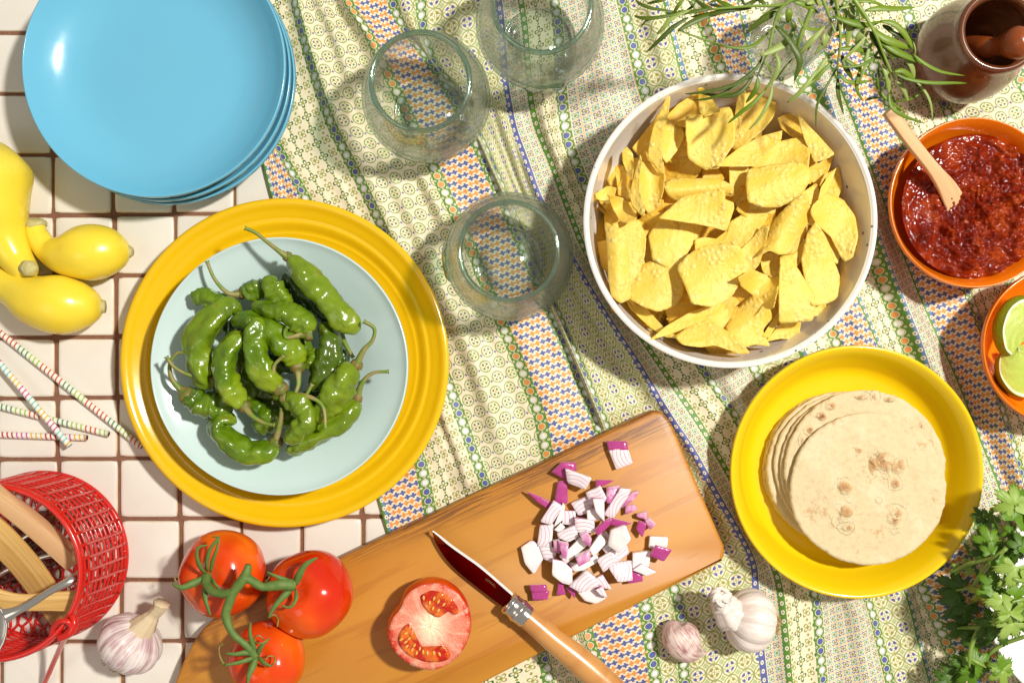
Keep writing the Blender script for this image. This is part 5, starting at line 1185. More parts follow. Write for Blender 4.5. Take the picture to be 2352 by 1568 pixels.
for i, (kd, pts, lv) in enumerate(ONI):
    mxx = sum(p[0] for p in pts) / len(pts); myy = sum(p[1] for p in pts) / len(pts)
    dx, dy = mxx - 740, myy - 980; rr = sqrt(dx * dx + dy * dy); o = clock[int(round(atan2(dx, -dy) / (pi / 6))) % 12]
    A = abs(sum(pts[k][0] * pts[(k + 1) % len(pts)][1] - pts[(k + 1) % len(pts)][0] * pts[k][1] for k in range(len(pts)))) / 2
    size = 'small' if A < 6500 else ('large' if A > 13500 else 'middling')
    where = 'at the heap centre' if rr < 120 else ('inside the heap towards %s o\'clock' % o if rr < 270 else 'on the heap edge at %s o\'clock' % o if rr < 430 else 'far from the heap at %s o\'clock' % o)
    sh = 'five sided' if len(pts) == 5 else ('blunt' if len(pts) > 5 else 'four sided'); lab = '%s %s piece of red onion %s' % (size, onn[kd], where)
    if lab in seen: lab = '%s %s %s piece %s' % (size, onn[kd], sh, where)
    if lab in seen: lab = lab.replace('piece', 'chunk')
    seen[lab] = 1
    th = .0062 + .0015 * (i % 3) if kd != 'p' else .0035
    zt = BT + .0065 * lv + .001 * (i % 3) + .001; zb = max(BT + .0003, zt - th)
    rnd = random.Random(i); tx, ty = rnd.uniform(-.25, .25), rnd.uniform(-.25, .25)
    if lv == 1: tx *= .3; ty *= .3
    q = [(mxx + (a - mxx) * 1.12, myy + (b2 - myy) * 1.12) for a, b2 in resample(pts, 24)]; c0 = ON.P(mxx, myy, zt); top = []
    long_ = max(((pts[(k + 1) % len(pts)][0] - pts[k][0], pts[(k + 1) % len(pts)][1] - pts[k][1]) for k in range(len(pts))), key=lambda e: e[0] ** 2 + e[1] ** 2)
    la = atan2(-long_[1], long_[0]); U = Vector((cos(la), sin(la), 0)); Vv = Vector((-sin(la), cos(la), 0))
    v, uv = [], []
    pr = [(1.0, 0), (.965, 1), (.5, 1), (.0, 1)]
    rings = [('b', .93), ('m', 1.0), ('t', 1.0), ('i', .95), ('i', .5)]
    def zz(p): return zt + tx * p.x + ty * p.y + (-9.0 * (p.dot(Vv)) ** 2) * (1 if kd in 'pl' else .5)
    for nm, s in rings:
        for a, b2 in q:
            p = ON.P(a, b2, zt) - c0; p.z = 0; p *= s; w = zz(p); 
            zf = {'b': zb + max(0, w - zt), 'm': zb + max(0, w - zt) + .0006, 't': w - .0006, 'i': w}[nm]
            if nm in 'bm': zf = min(zf, w - .0015)
            v.append(Vector((c0.x + p.x, c0.y + p.y, zf))); uv.append((p.dot(U) * 100, p.dot(Vv) * 100 / 1.0))
    v.append(Vector((c0.x, c0.y, zz(Vector())))); uv.append((0, 0)); nq = 24; f, fm = [], []
    for r in range(4):
        for k in range(nq): f.append((r * nq + k, (r + 1) * nq + k, (r + 1) * nq + (k + 1) % nq, r * nq + (k + 1) % nq)); fm.append(1 if r < 2 else 0)
    for k in range(nq): f.append((4 * nq + k, len(v) - 1, 4 * nq + (k + 1) % nq)); fm.append(0)
    ar = sum(q[k][0] * q[(k + 1) % nq][1] - q[(k + 1) % nq][0] * q[k][1] for k in range(nq))
    if ar < 0: f = [x[::-1] for x in f]
    mesh('onion_piece', v, f, [M['on' + kd], M['onw'] if kd in 'pl' else (M['onl'] if i % 2 else M['onw'])], uv=uv, fm=fm, label=lab, cat='onion piece', group='diced red onion on the board')
# ------------------------------------------------------------------ garlic
def garlic(lab, c, r, axis, mat, lobes, neck, neckmat, roots=True, ragged=False):
    t = thing('garlic_bulb', lab, 'garlic', (c.x, c.y, c.z - r * .85)); t['_w'] = (c.x, c.y, c.z - r * .85)
    rot = Vector((0, 0, 1)).rotation_difference(axis.normalized()); v, uv, f = [], [], []; NU, NV = 120, 44
    for i in range(NV + 1):
        th = pi * (.02 + .96 * i / NV)
        for j in range(NU):
            a = 2 * pi * j / NU; s = sin(th)
            rr = r * (1 + .075 * abs(sin(lobes / 2 * a + .4)) ** .8 * s ** 1.5 - .045 + .02 * noise.noise(Vector((cos(a) * 2, sin(a) * 2, th * 2))) + .006 * sin(43 * a))
            top = 1.0 + .10 * math.exp(-(th / .35) ** 2); x = s * rr * (1 - .30 * math.exp(-(th / .62) ** 2)); z = cos(th) * rr * .86 * top - .10 * r * math.exp(-((pi - th) / .4) ** 2) * -1
            v.append(c + rot @ Vector((x * cos(a), x * sin(a), z))); uv.append((i / NV, j / NU))
    for i in range(NV):
        for j in range(NU): f.append((i * NU + j, (i + 1) * NU + j, (i + 1) * NU + (j + 1) % NU, i * NU + (j + 1) % NU))
    mesh('bulb', v, f, mat, t, uv=uv)
    v, f, uv = sweep(neck[0], neck[1], 22, 26, lambda s, a, p: 1 + .10 * sin(7 * a) + (.35 if ragged else .15) * noise.noise(p * 260) * (.3 + s)); mesh('neck', v, f, neckmat, t, uv=uv)
    if roots:
        base = c - axis.normalized() * r * .80; parts = []
        for k in range(110):
            a = random.uniform(0, 6.28); q = sqrt(random.random()) * r * .27; d = rot @ Vector((cos(a), sin(a), 0)); p = base + d * q
            o2 = -axis.normalized(); l = random.uniform(.10, .2) * r; p2 = p + o2 * l + d * l * random.uniform(0, .9) + Vector((random.uniform(-1, 1), random.uniform(-1, 1), random.uniform(-1, 1))) * .0006
            vv, ff, _ = sweep([p - o2 * .001, p + o2 * l * .5, p2], [.00042, .00035, .0002], 4, 4); parts.append((vv, ff))
        v, f = merge(parts); mesh('roots', v, f, M['roots'], t, kind='stuff')
    return t
a1 = Vector((.62, .68, .12)); c = P(300, 1476, .029); c.z = .029
garlic('purple veined garlic bulb with a dry neck on the tiles beside the red basket', c, .0285, a1, M['garlicP'], 11, ([P(322, 1446, .035), P(340, 1426, .038), P(355, 1408, .040), P(366, 1396, .042), P(372, 1384, .043)], [.013, .0085, .0055, .0062, .0066]), M['gneck'])
a2 = Vector((-.97, .20, .10)); c = P(1722, 1424, .031); c.z = .031
g = garlic('white garlic bulb with a torn papery top beside the yellow tortilla plate', c, .0275, a2, M['garlicW'], 9, ([P(1684, 1412, .036), P(1668, 1396, .040), P(1658, 1376, .045), P(1650, 1352, .050)], [.017, .0130, .0095, .0030]), M['garlicW'], ragged=True)
for k in range(20):
    a = random.uniform(-.8, 3.2); p = P(1655 + random.uniform(-12, 14), 1372 + random.uniform(-22, 18), .05 + random.uniform(-.004, .006)); d = Vector((cos(a), sin(a), .3)) * .006
    o = blade_leaf([p - d * .7, p + Vector((0, 0, .002)), p + d], .0042, M['garlicW'], g, 'papery_skin', fold=.5, tw=random.uniform(-2, 2), seg=6)
v, f, uv = sweep([P(1546, 1424, .014), P(1548, 1438, .014), P(1562, 1462, .015), P(1585, 1488, .014), P(1608, 1498, .010), P(1624, 1498, .007)], [.003, .0112, .0162, .0128, .0042, .0010], 36, 44, lambda s, a, p: 1 + .09 * abs(sin(1.5 * a + .7)) + .01 * sin(24 * a) + .03 * noise.noise(Vector((cos(a), sin(a), s * 3))))
uv = [(a * 25, b2) for a, b2 in uv]
mesh('garlic_clove', v, f, M['clove'], uv=uv, label='single rosy garlic clove lying next to the white garlic bulb', cat='garlic clove')
# ------------------------------------------------------------------ limes
LM = Crop(2380, 680, 4.61)
def wedge(lab, arc, tip, z, zt, rind):
    """arc: outer edge of the cut face; tip: inner point; skin bulges below"""
    t0 = LM.P(*tip, zt); c = LM.P(*arc[len(arc) // 2], z); t = thing('lime_wedge', lab, 'lime', (c.x, c.y, z - .02), 'lime wedges in the orange bowl'); t['_w'] = (c.x, c.y, z - .02)
    A = cr([LM.P(x, y, z) for x, y in arc], 26); v, uv, f = [], [], []; K = 10
    for k in range(K + 1):
        for i, p in enumerate(A): v.append(t0.lerp(p, k / K) + Vector((0, 0, .0006 * sin(k * 2.2 + i)))); uv.append((k / K, i / 25 * 3))
    for k in range(K):
        for i in range(25): f.append((k * 26 + i, (k + 1) * 26 + i, (k + 1) * 26 + i + 1, k * 26 + i + 1))
    if (f and (Vector(v[f[30][1]]) - Vector(v[f[30][0]])).cross(Vector(v[f[30][2]]) - Vector(v[f[30][0]])).z < 0): f = [q[::-1] for q in f]
    mesh('cut_face', v, f, M['limeflesh'], t, uv=uv)
    ctr = sum(A, Vector()) / 26; v, f = [], []
    for k in range(9):
        q = k / 8
        for i, p in enumerate(A):
            out = (p - t0); out.z = 0; out = out.normalized() if out.length > 0 else Vector()
            v.append(p.lerp(ctr, q ** 1.5 * .9) + out * (rind * .0035 * sin(pi * min(1, q * 1.6))) + Vector((0, 0, -.022 * sin(q * pi / 2))))
    for k in range(8):
        for i in range(25): f.append((k * 26 + i, (k + 1) * 26 + i, (k + 1) * 26 + i + 1, k * 26 + i + 1))
    mesh('rind', v, f, M['limeskin'], t)
wedge('upper lime wedge leaning in the orange bowl, dark rind seen', [(405,862),(350,800),(320,700),(312,590),(330,480),(380,360),(460,270),(560,225),(680,225),(800,300)], (640, 600), .050, .056, 1.6)
wedge('lower lime wedge with pale rim in the orange bowl', [(345,800),(300,840),(272,930),(280,1060),(330,1180),(420,1280),(520,1330),(640,1345),(760,1300),(860,1200)], (480, 790), .040, .050, .6)
wedge('small lime piece behind the two wedges', [(480,760),(500,820),(530,870),(600,900),(700,880),(740,820)], (620, 720), .043, .046, .8)
# ------------------------------------------------------------------ mortar and pestle
mz = .003; mc = P(2299, 70, .100); mc.z = mz
mp = smooth_prof([(.001, .030), (.016, .032), (.024, .042), (.0275, .060), (.0278, .080), (.0268, .089), (.0272, .0925)], 5) + smooth_prof([(.0285, .0955), (.0310, .0970), (.0335, .0955), (.0345, .0915), (.0352, .086), (.0375, .076), (.0420, .060), (.0446, .044), (.0435, .028), (.038, .012), (.033, .003), (.030, 0), (.001, .0005)], 5)
v, f = lathe(mp, mc, 120); mesh('mortar', v, f, M['mortar'], origin=mc, label='round bellied brown glazed mortar standing on the cloth in the corner', cat='mortar')
pk = P(2340, 98, .112)
v, f, uv = sweep([mc + Vector((-.012, -.004, .045)), mc + Vector((-.010, -.004, .058)), P(2262, 112, .083), P(2290, 108, .093), P(2315, 103, .101), pk, P(2362, 92, .117), P(2372, 89, .119)], [.006, .0105, .0100, .0078, .0105, .0132, .0098, .001], 36, 60)
mesh('pestle', v, f, M['pestle'], label='reddish wooden pestle resting inside the brown mortar', cat='pestle')
# ------------------------------------------------------------------ herb jar and tarragon
jc = P(1788, 112, 0); jc.z = .0033
jp = smooth_prof([(.001, .0), (.022, .0), (.0275, .003), (.0300, .012), (.0305, .040), (.0300, .065), (.0265, .082), (.0185, .096), (.0170, .108), (.0185, .118)], 5)
v, f = lathe(jp + [(max(r - .0022, .0005), z + .002) for r, z in jp][::-1], jc, 90)
mesh('glass_jar', v, f, M['glass'], origin=jc, label='pale green glass jar holding the tarragon sprigs at the top edge', cat='jar')
T1 = Crop(1400, 0, 3.92); T2 = Crop(1900, 0, 3.92)
def sprig(lab, z0):
    c = Vector((jc.x, jc.y, jc.z + .06)); t = thing('tarragon_sprig', lab, 'herb sprig', c, 'tarragon sprigs in the glass jar'); t['_w'] = tuple(c); return t
def stem(t, cp_, pts, zs, r0=.0014, r1=.0007):
    n = len(pts); path = [cp_.P(x, y, z) for (x, y), z in zip(pts, zs)]; v, f, uv = sweep(path, [r0 + (r1 - r0) * i / (n - 1) for i in range(n)], 7, 24); mesh('stem', v, f, M['gstem'], t)
def lv(t, cp_, pts, w, mat='tarr', z=.14, dz=-.008, tw=None):
    n = len(pts); tw = random.uniform(-.6, .6) if tw is None else tw
    path = [cp_.P(x, y, z + dz * i / (n - 1) + .003 * sin(pi * i / (n - 1))) for i, (x, y) in enumerate(pts)]
    blade_leaf(path, cp_.L(w / 2, z) * 1.06, M[mat], t, 'leaf', fold=.28, tw=tw, seg=10)
sA = sprig('dark leaved tarragon sprig reaching left over the cloth', .15)
stem(sA, T1, [(2250, -60), (1970, 50), (1700, 60), (1400, 85), (1000, 110)], [.165, .16, .155, .15, .145])
for pts, w, m_ in [([(960,110),(760,85),(640,40),(598,0)],30,'tarrD'),([(1080,120),(800,172),(650,175),(580,152)],36,'tarrD'),([(950,140),(720,190),(640,268)],18,'tarrD'),([(1100,170),(960,260),(830,380),(698,502)],44,'tarrD'),
  ([(1000,300),(1120,225),(1300,150),(1530,100)],56,'tarrD'),([(1120,100),(950,170),(860,270),(795,332)],42,'tarrL'),([(1060,0),(1000,60),(950,152)],36,'tarr'),([(1020,300),(1150,345),(1290,395),(1400,430)],18,'tarr'),([(1400,432),(1560,462),(1700,450),(1810,370),(1900,270)],32,'tarr'),
  ([(1340,92),(1260,65),(1170,5)],40,'tarrD'),([(1540,75),(1450,45),(1350,-5)],46,'tarr'),([(1840,45),(1790,10),(1740,-20)],40,'tarrD'),([(1640,55),(1710,25),(1770,-10)],40,'tarrD'),([(1330,85),(1180,110),(1000,130),(880,128)],36,'tarrD'),
  ([(1700,80),(1500,100),(1300,140),(1120,165)],48,'tarrD'),([(1280,40),(1340,15),(1420,-20)],24,'tarrD'),([(880,5),(800,15),(705,38)],30,'tarrD'),([(1100,10),(1140,60),(1080,100)],30,'tarrD'),([(1650,60),(1620,20),(1600,-30)],26,'tarrD'),([(1450,80),(1380,60),(1300,50)],30,'tarrD')]:
    lv(sA, T1, pts, w, m_, z=.15)
sB = sprig('drooping tarragon sprig hanging over the rim of the chip bowl', .15)
stem(sB, T1, [(2130, -20), (1990, 75), (1920, 240), (1870, 470), (1800, 640), (1755, 740)], [.165, .16, .152, .145, .135, .125])
for pts, w, m_, z in [([(1945,115),(1880,150),(1780,210),(1650,322)],62,'tarrD',.15),([(1920,240),(2050,370),(2150,540),(2160,640),(2110,780)],62,'tarrD',.148),([(1785,535),(1900,490),(2010,430),(2075,350),(2100,295)],64,'tarrL',.145),
  ([(2062,85),(2060,140),(2053,222)],66,'tarr',.158),([(1925,500),(1965,600),(1925,740),(1830,860)],44,'tarrL',.14),([(1850,850),(1730,980),(1600,1080),(1478,1182)],40,'tarr',.13),([(1905,800),(1880,950),(1790,1120),(1678,1245)],34,'tarrL',.13),
  ([(1808,540),(1760,640),(1650,740),(1500,830),(1200,890),(1065,900)],36,'tarrD',.135),([(1722,725),(1640,840),(1540,910),(1380,920),(1205,890)],46,'tarrD',.128),([(1700,740),(1500,860),(1320,940),(1145,962)],30,'tarrD',.126),
  ([(1765,745),(1745,860),(1650,985)],48,'tarr',.126),([(1822,592),(1870,640),(1892,712)],20,'tarr',.14),([(2078,185),(2115,255),(2090,305)],40,'tarrD',.155),([(2090,8),(2200,45),(2345,125)],52,'tarr',.16),([(2355,335),(2240,430),(2150,535)],48,'tarr',.15),
  ([(2100,560),(2020,650),(1950,752)],18,'tarrD',.14),([(2350,650),(2230,810),(2140,910),(2042,985)],44,'tarrL',.14),([(1990,60),(1900,100),(1780,170)],20,'tarr',.155),([(2000,130),(1965,180),(1990,230)],24,'tarrL',.155),([(2230,40),(2300,20),(2400,50)],46,'tarrL',.16)]:
    lv(sB, T1, pts, w, m_, z)
stem(sB, T1, [(2280, 90), (2220, 230), (2170, 360), (2135, 490)], [.16, .155, .15, .14], .0019, .0016)
sC = sprig('bushy bright tarragon sprig spreading right towards the mortar', .15)
stem(sC, T2, [(700, -40), (790, 90), (860, 200), (950, 370), (1040, 600), (1115, 765)], [.17, .168, .165, .16, .15, .14], .0017, .0009)
stem(sC, T2, [(410, -40), (470, 110), (500, 200), (545, 320)], [.165, .16, .157, .155]); stem(sC, T2, [(550, -30), (580, 180), (595, 400), (570, 600), (570, 720)], [.165, .16, .155, .145, .135])
for pts, w, m_, z in [([(830,105),(960,85),(1120,90),(1310,72)],56,'tarr',.165),([(525,158),(680,215),(830,245),(990,205)],58,'tarr',.162),([(700,20),(850,15),(950,35),(1035,72)],30,'tarr',.165),([(590,85),(700,50),(790,-10)],30,'tarrL',.165),
  ([(465,115),(550,78),(680,60)],26,'tarr',.16),([(975,205),(1100,230),(1210,330),(1292,475)],56,'tarr',.162),([(890,270),(1010,370),(1140,425),(1285,465)],72,'tarr',.160),([(945,370),(1080,470),(1220,540),(1375,610)],62,'tarr',.158),
  ([(1290,520),(1400,610),(1560,690),(1782,726)],32,'tarr',.155),([(1110,700),(1240,760),(1450,795),(1660,795),(1805,798)],34,'tarr',.15),([(1105,690),(1180,680),(1250,720),(1310,775)],50,'tarr',.15),([(1290,400),(1312,480),(1300,570)],14,'tarrL',.155),
  ([(1215,560),(1275,640),(1302,760)],48,'tarrL',.15),([(1300,765),(1400,870),(1460,1000),(1475,1150)],24,'tarrL',.14),([(1130,780),(1200,860),(1245,975)],36,'tarrL',.14),([(1380,870),(1280,945),(1120,972)],22,'tarr',.13),
  ([(830,965),(900,940),(1000,935)],26,'tarrD',.12),([(1000,640),(1045,740),(1060,900)],50,'tarrL',.145),([(1062,880),(1080,1020),(1200,1110),(1390,1178)],36,'tarr',.13),([(980,880),(1050,960),(1215,1075)],28,'tarr',.13),
  ([(960,650),(955,770),(985,900)],26,'tarr',.14),([(570,475),(700,465),(800,485),(895,485)],54,'tarr',.15),([(580,635),(720,640),(850,600),(950,510),(1020,340)],28,'tarr',.15),([(605,530),(650,660),(712,760)],56,'tarrD',.145),
  ([(620,555),(740,640),(870,732)],42,'tarr',.145),([(580,690),(650,780),(760,790),(890,775)],38,'tarr',.14),([(560,475),(440,590),(330,760),(90,985)],48,'tarrL',.14),([(540,570),(440,670),(340,780),(250,850)],36,'tarr',.14),
  ([(562,655),(450,850),(370,1010),(360,1215)],26,'tarrD',.135),([(540,700),(470,820),(432,970)],12,'tarrD',.13),([(572,755),(570,890),(625,1095)],40,'tarrD',.13),([(800,620),(770,720),(750,850),(808,968)],38,'tarr',.135),
  ([(450,250),(350,360),(270,440),(188,525)],52,'tarrL',.152),([(195,180),(250,260),(340,285),(465,268)],30,'tarr',.155),([(520,262),(450,390),(345,525)],42,'tarrL',.15),([(690,290),(730,260),(790,240)],40,'tarrD',.155),([(545,350),(630,345),(692,290)],40,'tarr',.155),
  ([(830,275),(770,350),(750,440)],54,'tarrL',.155),([(875,280),(800,400),(690,510),(595,605)],34,'tarrL',.155),([(780,500),(900,545),(1040,560),(1200,553)],24,'tarrD',.148),([(915,390),(865,480),(830,640),(775,800)],32,'tarrL',.15),
  ([(700,-20),(690,200),(655,460)],70,'tarrL',.158),([(540,90),(590,200),(560,310)],50,'tarrD',.157),([(950,430),(1000,540),(1045,650)],60,'tarrD',.152),([(1000,245),(1070,290),(1125,360)],50,'tarrD',.156),([(610,30),(640,140),(630,300)],46,'tarrL',.158),
  ([(730,0),(790,110),(850,190)],50,'tarr',.163),([(880,300),(920,400),(980,470)],56,'tarrD',.157),([(1050,300),(1180,350),(1290,400)],40,'tarrD',.158),([(440,320),(440,400),(460,460)],48,'tarrL',.15),([(500,60),(520,0),(540,-40)],40,'tarrD',.16),([(1210,500),(1250,600),(1300,745)],34,'tarrL',.15),([(320,430),(290,470),(285,500)],16,'tarrD',.145),([(1000,440),(1100,520),(1240,560)],46,'tarr',.156)]:
    lv(sC, T2, pts, w, m_, z)
# ------------------------------------------------------------------ coriander
CI = Crop(2250, 1100, 2.765)
hb = P(2500, 1385, .03); cb = thing('coriander_bunch', 'leafy bunch of fresh coriander spilling over the white bowl in the corner', 'herb bunch', (hb.x, hb.y, .03)); cb['_w'] = (hb.x, hb.y, .03)
def leaf_c(x, y, L, ang, z, mat='cil', tilt=(0, 0), wide=1.0, seed=0):
    """lobed coriander leaf: (x,y) middle of the leaf in the close-up, L half length px, ang direction of its tip (deg, 0 right, 90 up)"""
    rnd = random.Random(seed); base = CI.P(x - cos(radians(ang)) * L * .55, y + sin(radians(ang)) * L * .55, z); l = CI.L(L, z) * 1.75
    d = Vector((cos(radians(ang)), sin(radians(ang)), 0)); s = Vector((-d.y, d.x, 0)); NA, NR = 90, 4; v, f = [], []
    lob = [(0, 1.0, .52), (-.98, .88, .52), (.98, .88, .52), (-1.8, .62, .42), (1.8, .62, .42)]; ph = rnd.uniform(0, 6)
    def rad(t):
        r = .40
        for c0, a, w in lob:
            k = (t - c0) / w
            if abs(k) < 1: r = max(r, a * (1 - abs(k) ** 2.4) ** .5 * (.62 + .38 * (1 - abs(k))) + .22 * abs(k))
        tooth = abs(((t * 5.2 + ph) % 1) - .5) * 2
        return r * (.80 + .25 * tooth)
    v.append(base)
    for k in range(1, NR + 1):
        for i in range(NA + 1):
            t = -2.15 + 4.3 * i / NA; q = rad(t) * k / NR * l * wide; x2, y2 = q * cos(t), q * sin(t)
            zz = z + tilt[0] * x2 + tilt[1] * y2 + .10 * l * cos(3.3 * t) * (k / NR) ** 1.5 - .9 * q * q / l * .35 + .06 * l * noise.noise(Vector((x2 * 120, y2 * 120, seed)))
            p = base + d * x2 + s * y2; v.append(Vector((p.x, p.y, zz)))
    for i in range(NA): f.append((0, 1 + i, 2 + i))
    for k in range(NR - 1):
        for i in range(NA): a = 1 + k * (NA + 1) + i; f.append((a, a + NA + 1, a + NA + 2, a + 1))
    o = mesh('leaf', v, f, M[mat], cb); m_ = o.modifiers.new('thickness', 'SOLIDIFY'); m_.thickness = .0003; m_.offset = 0
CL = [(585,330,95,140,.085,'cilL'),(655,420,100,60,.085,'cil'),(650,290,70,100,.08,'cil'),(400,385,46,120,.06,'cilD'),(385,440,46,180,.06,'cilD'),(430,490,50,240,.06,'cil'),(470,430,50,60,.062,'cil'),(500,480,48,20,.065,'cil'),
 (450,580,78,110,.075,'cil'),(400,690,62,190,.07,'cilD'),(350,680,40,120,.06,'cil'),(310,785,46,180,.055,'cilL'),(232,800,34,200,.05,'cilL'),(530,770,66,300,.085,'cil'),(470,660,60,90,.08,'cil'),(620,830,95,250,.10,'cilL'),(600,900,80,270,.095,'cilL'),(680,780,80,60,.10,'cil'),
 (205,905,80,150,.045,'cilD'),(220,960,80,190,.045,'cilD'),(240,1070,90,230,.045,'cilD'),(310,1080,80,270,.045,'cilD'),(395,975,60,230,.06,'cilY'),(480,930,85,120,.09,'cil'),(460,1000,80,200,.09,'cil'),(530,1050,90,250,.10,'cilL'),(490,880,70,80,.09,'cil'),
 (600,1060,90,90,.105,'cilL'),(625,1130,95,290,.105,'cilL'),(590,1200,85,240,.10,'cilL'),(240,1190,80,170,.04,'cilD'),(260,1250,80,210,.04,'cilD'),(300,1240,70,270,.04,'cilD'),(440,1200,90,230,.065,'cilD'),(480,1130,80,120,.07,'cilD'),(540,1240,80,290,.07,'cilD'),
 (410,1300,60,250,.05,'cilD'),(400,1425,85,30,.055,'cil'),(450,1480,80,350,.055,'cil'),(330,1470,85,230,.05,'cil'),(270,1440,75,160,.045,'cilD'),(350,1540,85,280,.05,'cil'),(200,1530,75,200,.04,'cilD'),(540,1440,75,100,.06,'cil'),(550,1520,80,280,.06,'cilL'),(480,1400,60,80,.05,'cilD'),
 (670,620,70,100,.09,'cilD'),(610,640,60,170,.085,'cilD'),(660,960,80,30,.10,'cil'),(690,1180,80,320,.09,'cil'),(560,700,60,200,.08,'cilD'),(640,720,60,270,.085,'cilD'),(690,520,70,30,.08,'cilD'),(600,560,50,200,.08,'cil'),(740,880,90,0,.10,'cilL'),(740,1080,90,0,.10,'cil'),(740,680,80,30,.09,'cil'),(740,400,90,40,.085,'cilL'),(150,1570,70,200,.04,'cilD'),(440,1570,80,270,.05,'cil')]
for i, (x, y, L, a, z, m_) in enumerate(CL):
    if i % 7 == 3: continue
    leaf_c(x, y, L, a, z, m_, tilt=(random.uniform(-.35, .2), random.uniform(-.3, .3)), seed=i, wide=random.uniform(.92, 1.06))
for pts, zs in [([(760,600),(690,590),(600,555),(550,540),(480,460)],[.07,.075,.075,.07,.062]),([(570,660),(500,715),(430,790),(380,860),(335,920),(230,940)],[.085,.08,.07,.06,.05,.046]),([(500,1150),(400,1190),(345,1290),(325,1380),(322,1460)],[.07,.06,.055,.055,.053]),([(760,990),(690,1000),(610,1020)],[.09,.10,.102]),
   ([(560,660),(640,620),(760,560)],[.085,.08,.07]),([(400,1190),(330,1190),(240,1195)],[.055,.045,.042]),([(500,720),(380,745),(300,770),(200,820)],[.08,.065,.058,.05]),([(700,880),(620,860),(560,800)],[.1,.1,.09]),([(560,1100),(600,1050),(680,1010)],[.1,.1,.1]),([(330,1400),(380,1430),(440,1460)],[.053,.055,.055]),([(700,1250),(560,1300),(480,1350),(440,1400)],[.07,.06,.055,.05])]:
    v, f, uv = sweep([CI.P(x, y, z) for (x, y), z in zip(pts, zs)], [.0019] * (len(pts) - 1) + [.0009], 8, 24); mesh('stalk', v, f, M['gstem'], cb)
# ------------------------------------------------------------------ wire basket with utensils
BK = Crop(0, 1100, 2.764)
b0 = P(102, 1275, 0); b1 = P(-14, 1315, .088); r0 = R(189, 0); r1 = R(199, .088); zb = .002
bk = thing('wire_basket', 'round red coated wire basket standing on the tiles with utensils inside', 'basket', (b0.x, b0.y, 0)); bk['_w'] = (b0.x, b0.y, 0)
def ringc(q): c = b0.lerp(b1, q); c.z = zb + .086 * q; return c, r0 + (r1 - r0) * q
def circ(q, rw, name, wob=0.0):
    c, r = ringc(q); path = []
    n = 84; v, f = [], []
    for i in range(n):
        a = 2 * pi * i / n; rr = r * (1 + wob * noise.noise(Vector((cos(a) * 1.5, sin(a) * 1.5, q * 9))))
        o = Vector((cos(a), sin(a), 0)); p = c + o * rr
        for k in range(6):
            b2 = 2 * pi * k / 6; v.append(p + o * rw * cos(b2) + Vector((0, 0, rw * sin(b2))))
    for i in range(n):
        for k in range(6): f.append((i * 6 + k, i * 6 + (k + 1) % 6, ((i + 1) % n) * 6 + (k + 1) % 6, ((i + 1) % n) * 6 + k))
    mesh(name, v, f, M['redwire'], bk)
circ(1.0, .0026, 'rim_wire', .004); circ(.975, .0022, 'rim_wire', .004); circ(0.0, .0028, 'base_wire')
for k in range(1, 11): circ(k / 11, .00115, 'hoop_wire', .006)
NW = 42
for i in range(NW):
    a = 2 * pi * i / NW; pts = []
    for q in (0, .33, .66, 1.0):
        c, r = ringc(q); pts.append(c + Vector((cos(a), sin(a), 0)) * (r + .0011))
    v, f, uv = sweep(pts, [.0014] * 4, 6, 6); mesh('upright_wire', v, f, M['redwire'], bk)
for s in (1, -1):
    for k in range(-9, 10):
        d0 = k * r0 / 9.5; dirv = Vector((cos(radians(62 * s)), sin(radians(62 * s)), 0)); nn = Vector((-dirv.y, dirv.x, 0)); hl = sqrt(max(0, r0 * r0 - d0 * d0))
        if hl < .004: continue
        base = b0 + nn * d0; base.z = .003 + .0008 * s
        pts = [base + dirv * hl * t + nn * .0016 * (1 if (j + k) % 2 else -1) for j, t in enumerate([-1 + 2 * q / 16 for q in range(17)])]
        v, f, uv = sweep(pts, [.0012] * 17, 6, 33); mesh('lattice_wire', v, f, M['redwire'], bk)
for pts, zs, r in (([(345,1265),(362,1190),(400,1150),(455,1150),(480,1190),(440,1235)], [.085,.09,.094,.095,.093,.09], .0024), ([(480,1190),(450,1240),(410,1320),(360,1430),(290,1590)], [.092,.085,.06,.035,.006], .0024), ([(490,1110),(500,1170),(470,1230),(400,1262)], [.09,.092,.092,.09], .0032)):
    v, f, uv = sweep([BK.P(x, y, z) for (x, y), z in zip(pts, zs)], [r] * len(pts), 10, 24); mesh('hook_wire', v, f, M['redwire'], bk)
bar('wooden_stick', [BK.P(-140, 210, .105), BK.P(0, 320, .095), BK.P(230, 500, .075), BK.P(500, 745, .050)], [.0075, .0075, .0082, .0082], [.006, .006, .0065, .0065], M['spoonwood'], label='thick pale wooden stick slanting into the red basket, uppermost of its wood', cat='utensil')
bar('bamboo_spatula', [BK.P(-160, 460, .098), BK.P(0, 590, .085), BK.P(160, 760, .065), BK.P(300, 950, .045), BK.P(425, 1150, .022)], [.0135, .0135, .0135, .0130, .0115], [.0024] * 5, M['bamboo'], label='wide flat bamboo spatula running diagonally through the red basket', cat='utensil')
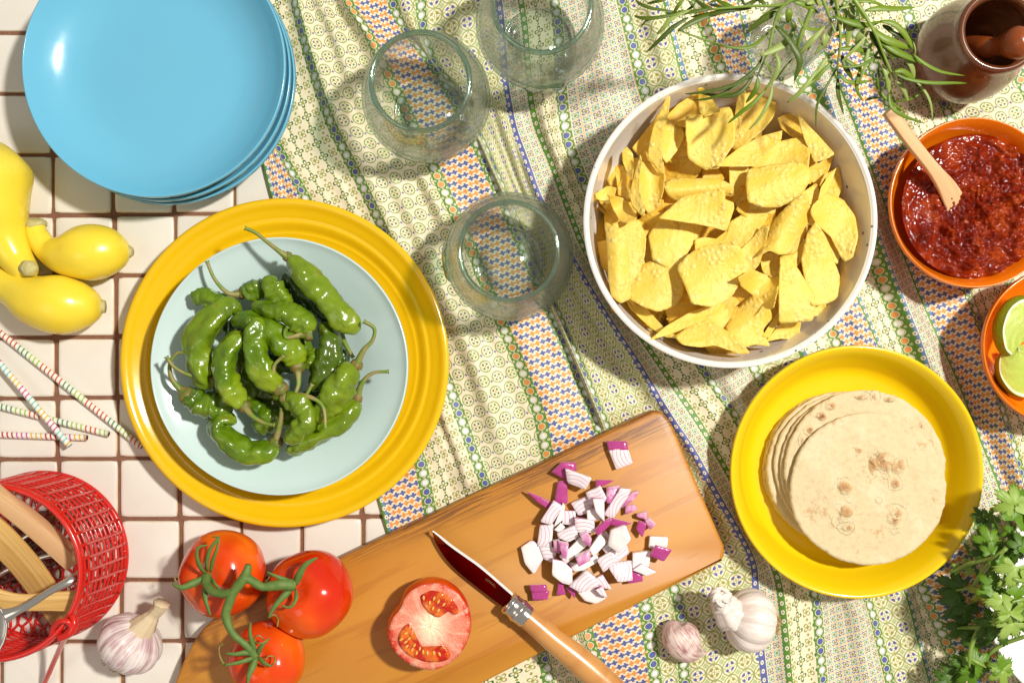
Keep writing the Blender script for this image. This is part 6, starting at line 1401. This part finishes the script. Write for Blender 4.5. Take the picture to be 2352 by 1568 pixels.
bar('bamboo_spoon', [BK.P(-150, 950, .09), BK.P(0, 1005, .084), BK.P(150, 1022, .078), BK.P(330, 1015, .073), BK.P(515, 1012, .068)], [.0095, .0085, .0070, .0078, .0090], [.0026] * 5, M['bamboo'], label='level bamboo spoon handle lying under the metal spoon in the basket', cat='utensil')
v, f, uv = sweep([BK.P(530, 845, .080), BK.P(470, 880, .086), BK.P(350, 940, .092), BK.P(200, 1035, .098), BK.P(120, 1075, .100), BK.P(40, 1110, .100)], [.0042, .0040, .0030, .0032, .0036, .0060], 16, 40, flat=.6)
ms = mesh('metal_spoon', v, f, M['steel'], label='worn steel serving spoon with its handle resting on the basket rim', cat='spoon')
v, f = [], []
for i in range(13):
    for j in range(25):
        a = 2 * pi * j / 24; q = i / 12; c = BK.P(-118, 1235, .096); ax_ = Vector((-.3, -.95, 0)).normalized(); bx = Vector((ax_.y, -ax_.x, 0)); p = c + ax_ * .030 * q * cos(a) + bx * .021 * q * sin(a) * (1 - .15 * cos(a)); p.z = .100 - .008 * (1 - q * q); v.append(p)
for i in range(12):
    for j in range(24): f.append((i * 25 + j, (i + 1) * 25 + j, (i + 1) * 25 + j + 1, i * 25 + j + 1))
o = mesh('spoon_bowl', v, f, M['steel'], ms); m_ = o.modifiers.new('thickness', 'SOLIDIFY'); m_.thickness = .0012
for lab, pts, r in (('upper clear wrapped bundle of cutlery inside the basket', [(-60, 700), (100, 610), (250, 520), (370, 455)], .012), ('lower clear wrapped bundle of cutlery inside the basket', [(-60, 860), (100, 760), (300, 690), (440, 660)], .013)):
    t = thing('wrapped_cutlery', lab, 'cutlery', BK.P(150, 650, .012)); t['_w'] = tuple(BK.P(150, 650, .012))
    path = [BK.P(x, y, .022) for x, y in pts]
    v, f, uv = sweep(path, [r * .7, r, r, r * .8], 20, 34, lambda s, a, p: 1 + .22 * noise.noise(p * 160), flat=.6); mesh('film', v, f, M['film'], t)
    for dx in (-.004, .003): v, f, uv = sweep([p + Vector((dx, dx, 0)) for p in path], [.002, .0028, .0026, .0035], 10, 12, flat=.5); mesh('cutlery_handle', v, f, M['steel'] if dx < 0 else M['pestle'], t)
for o in list(SC.objects):
    if '_w' in o: del o['_w']
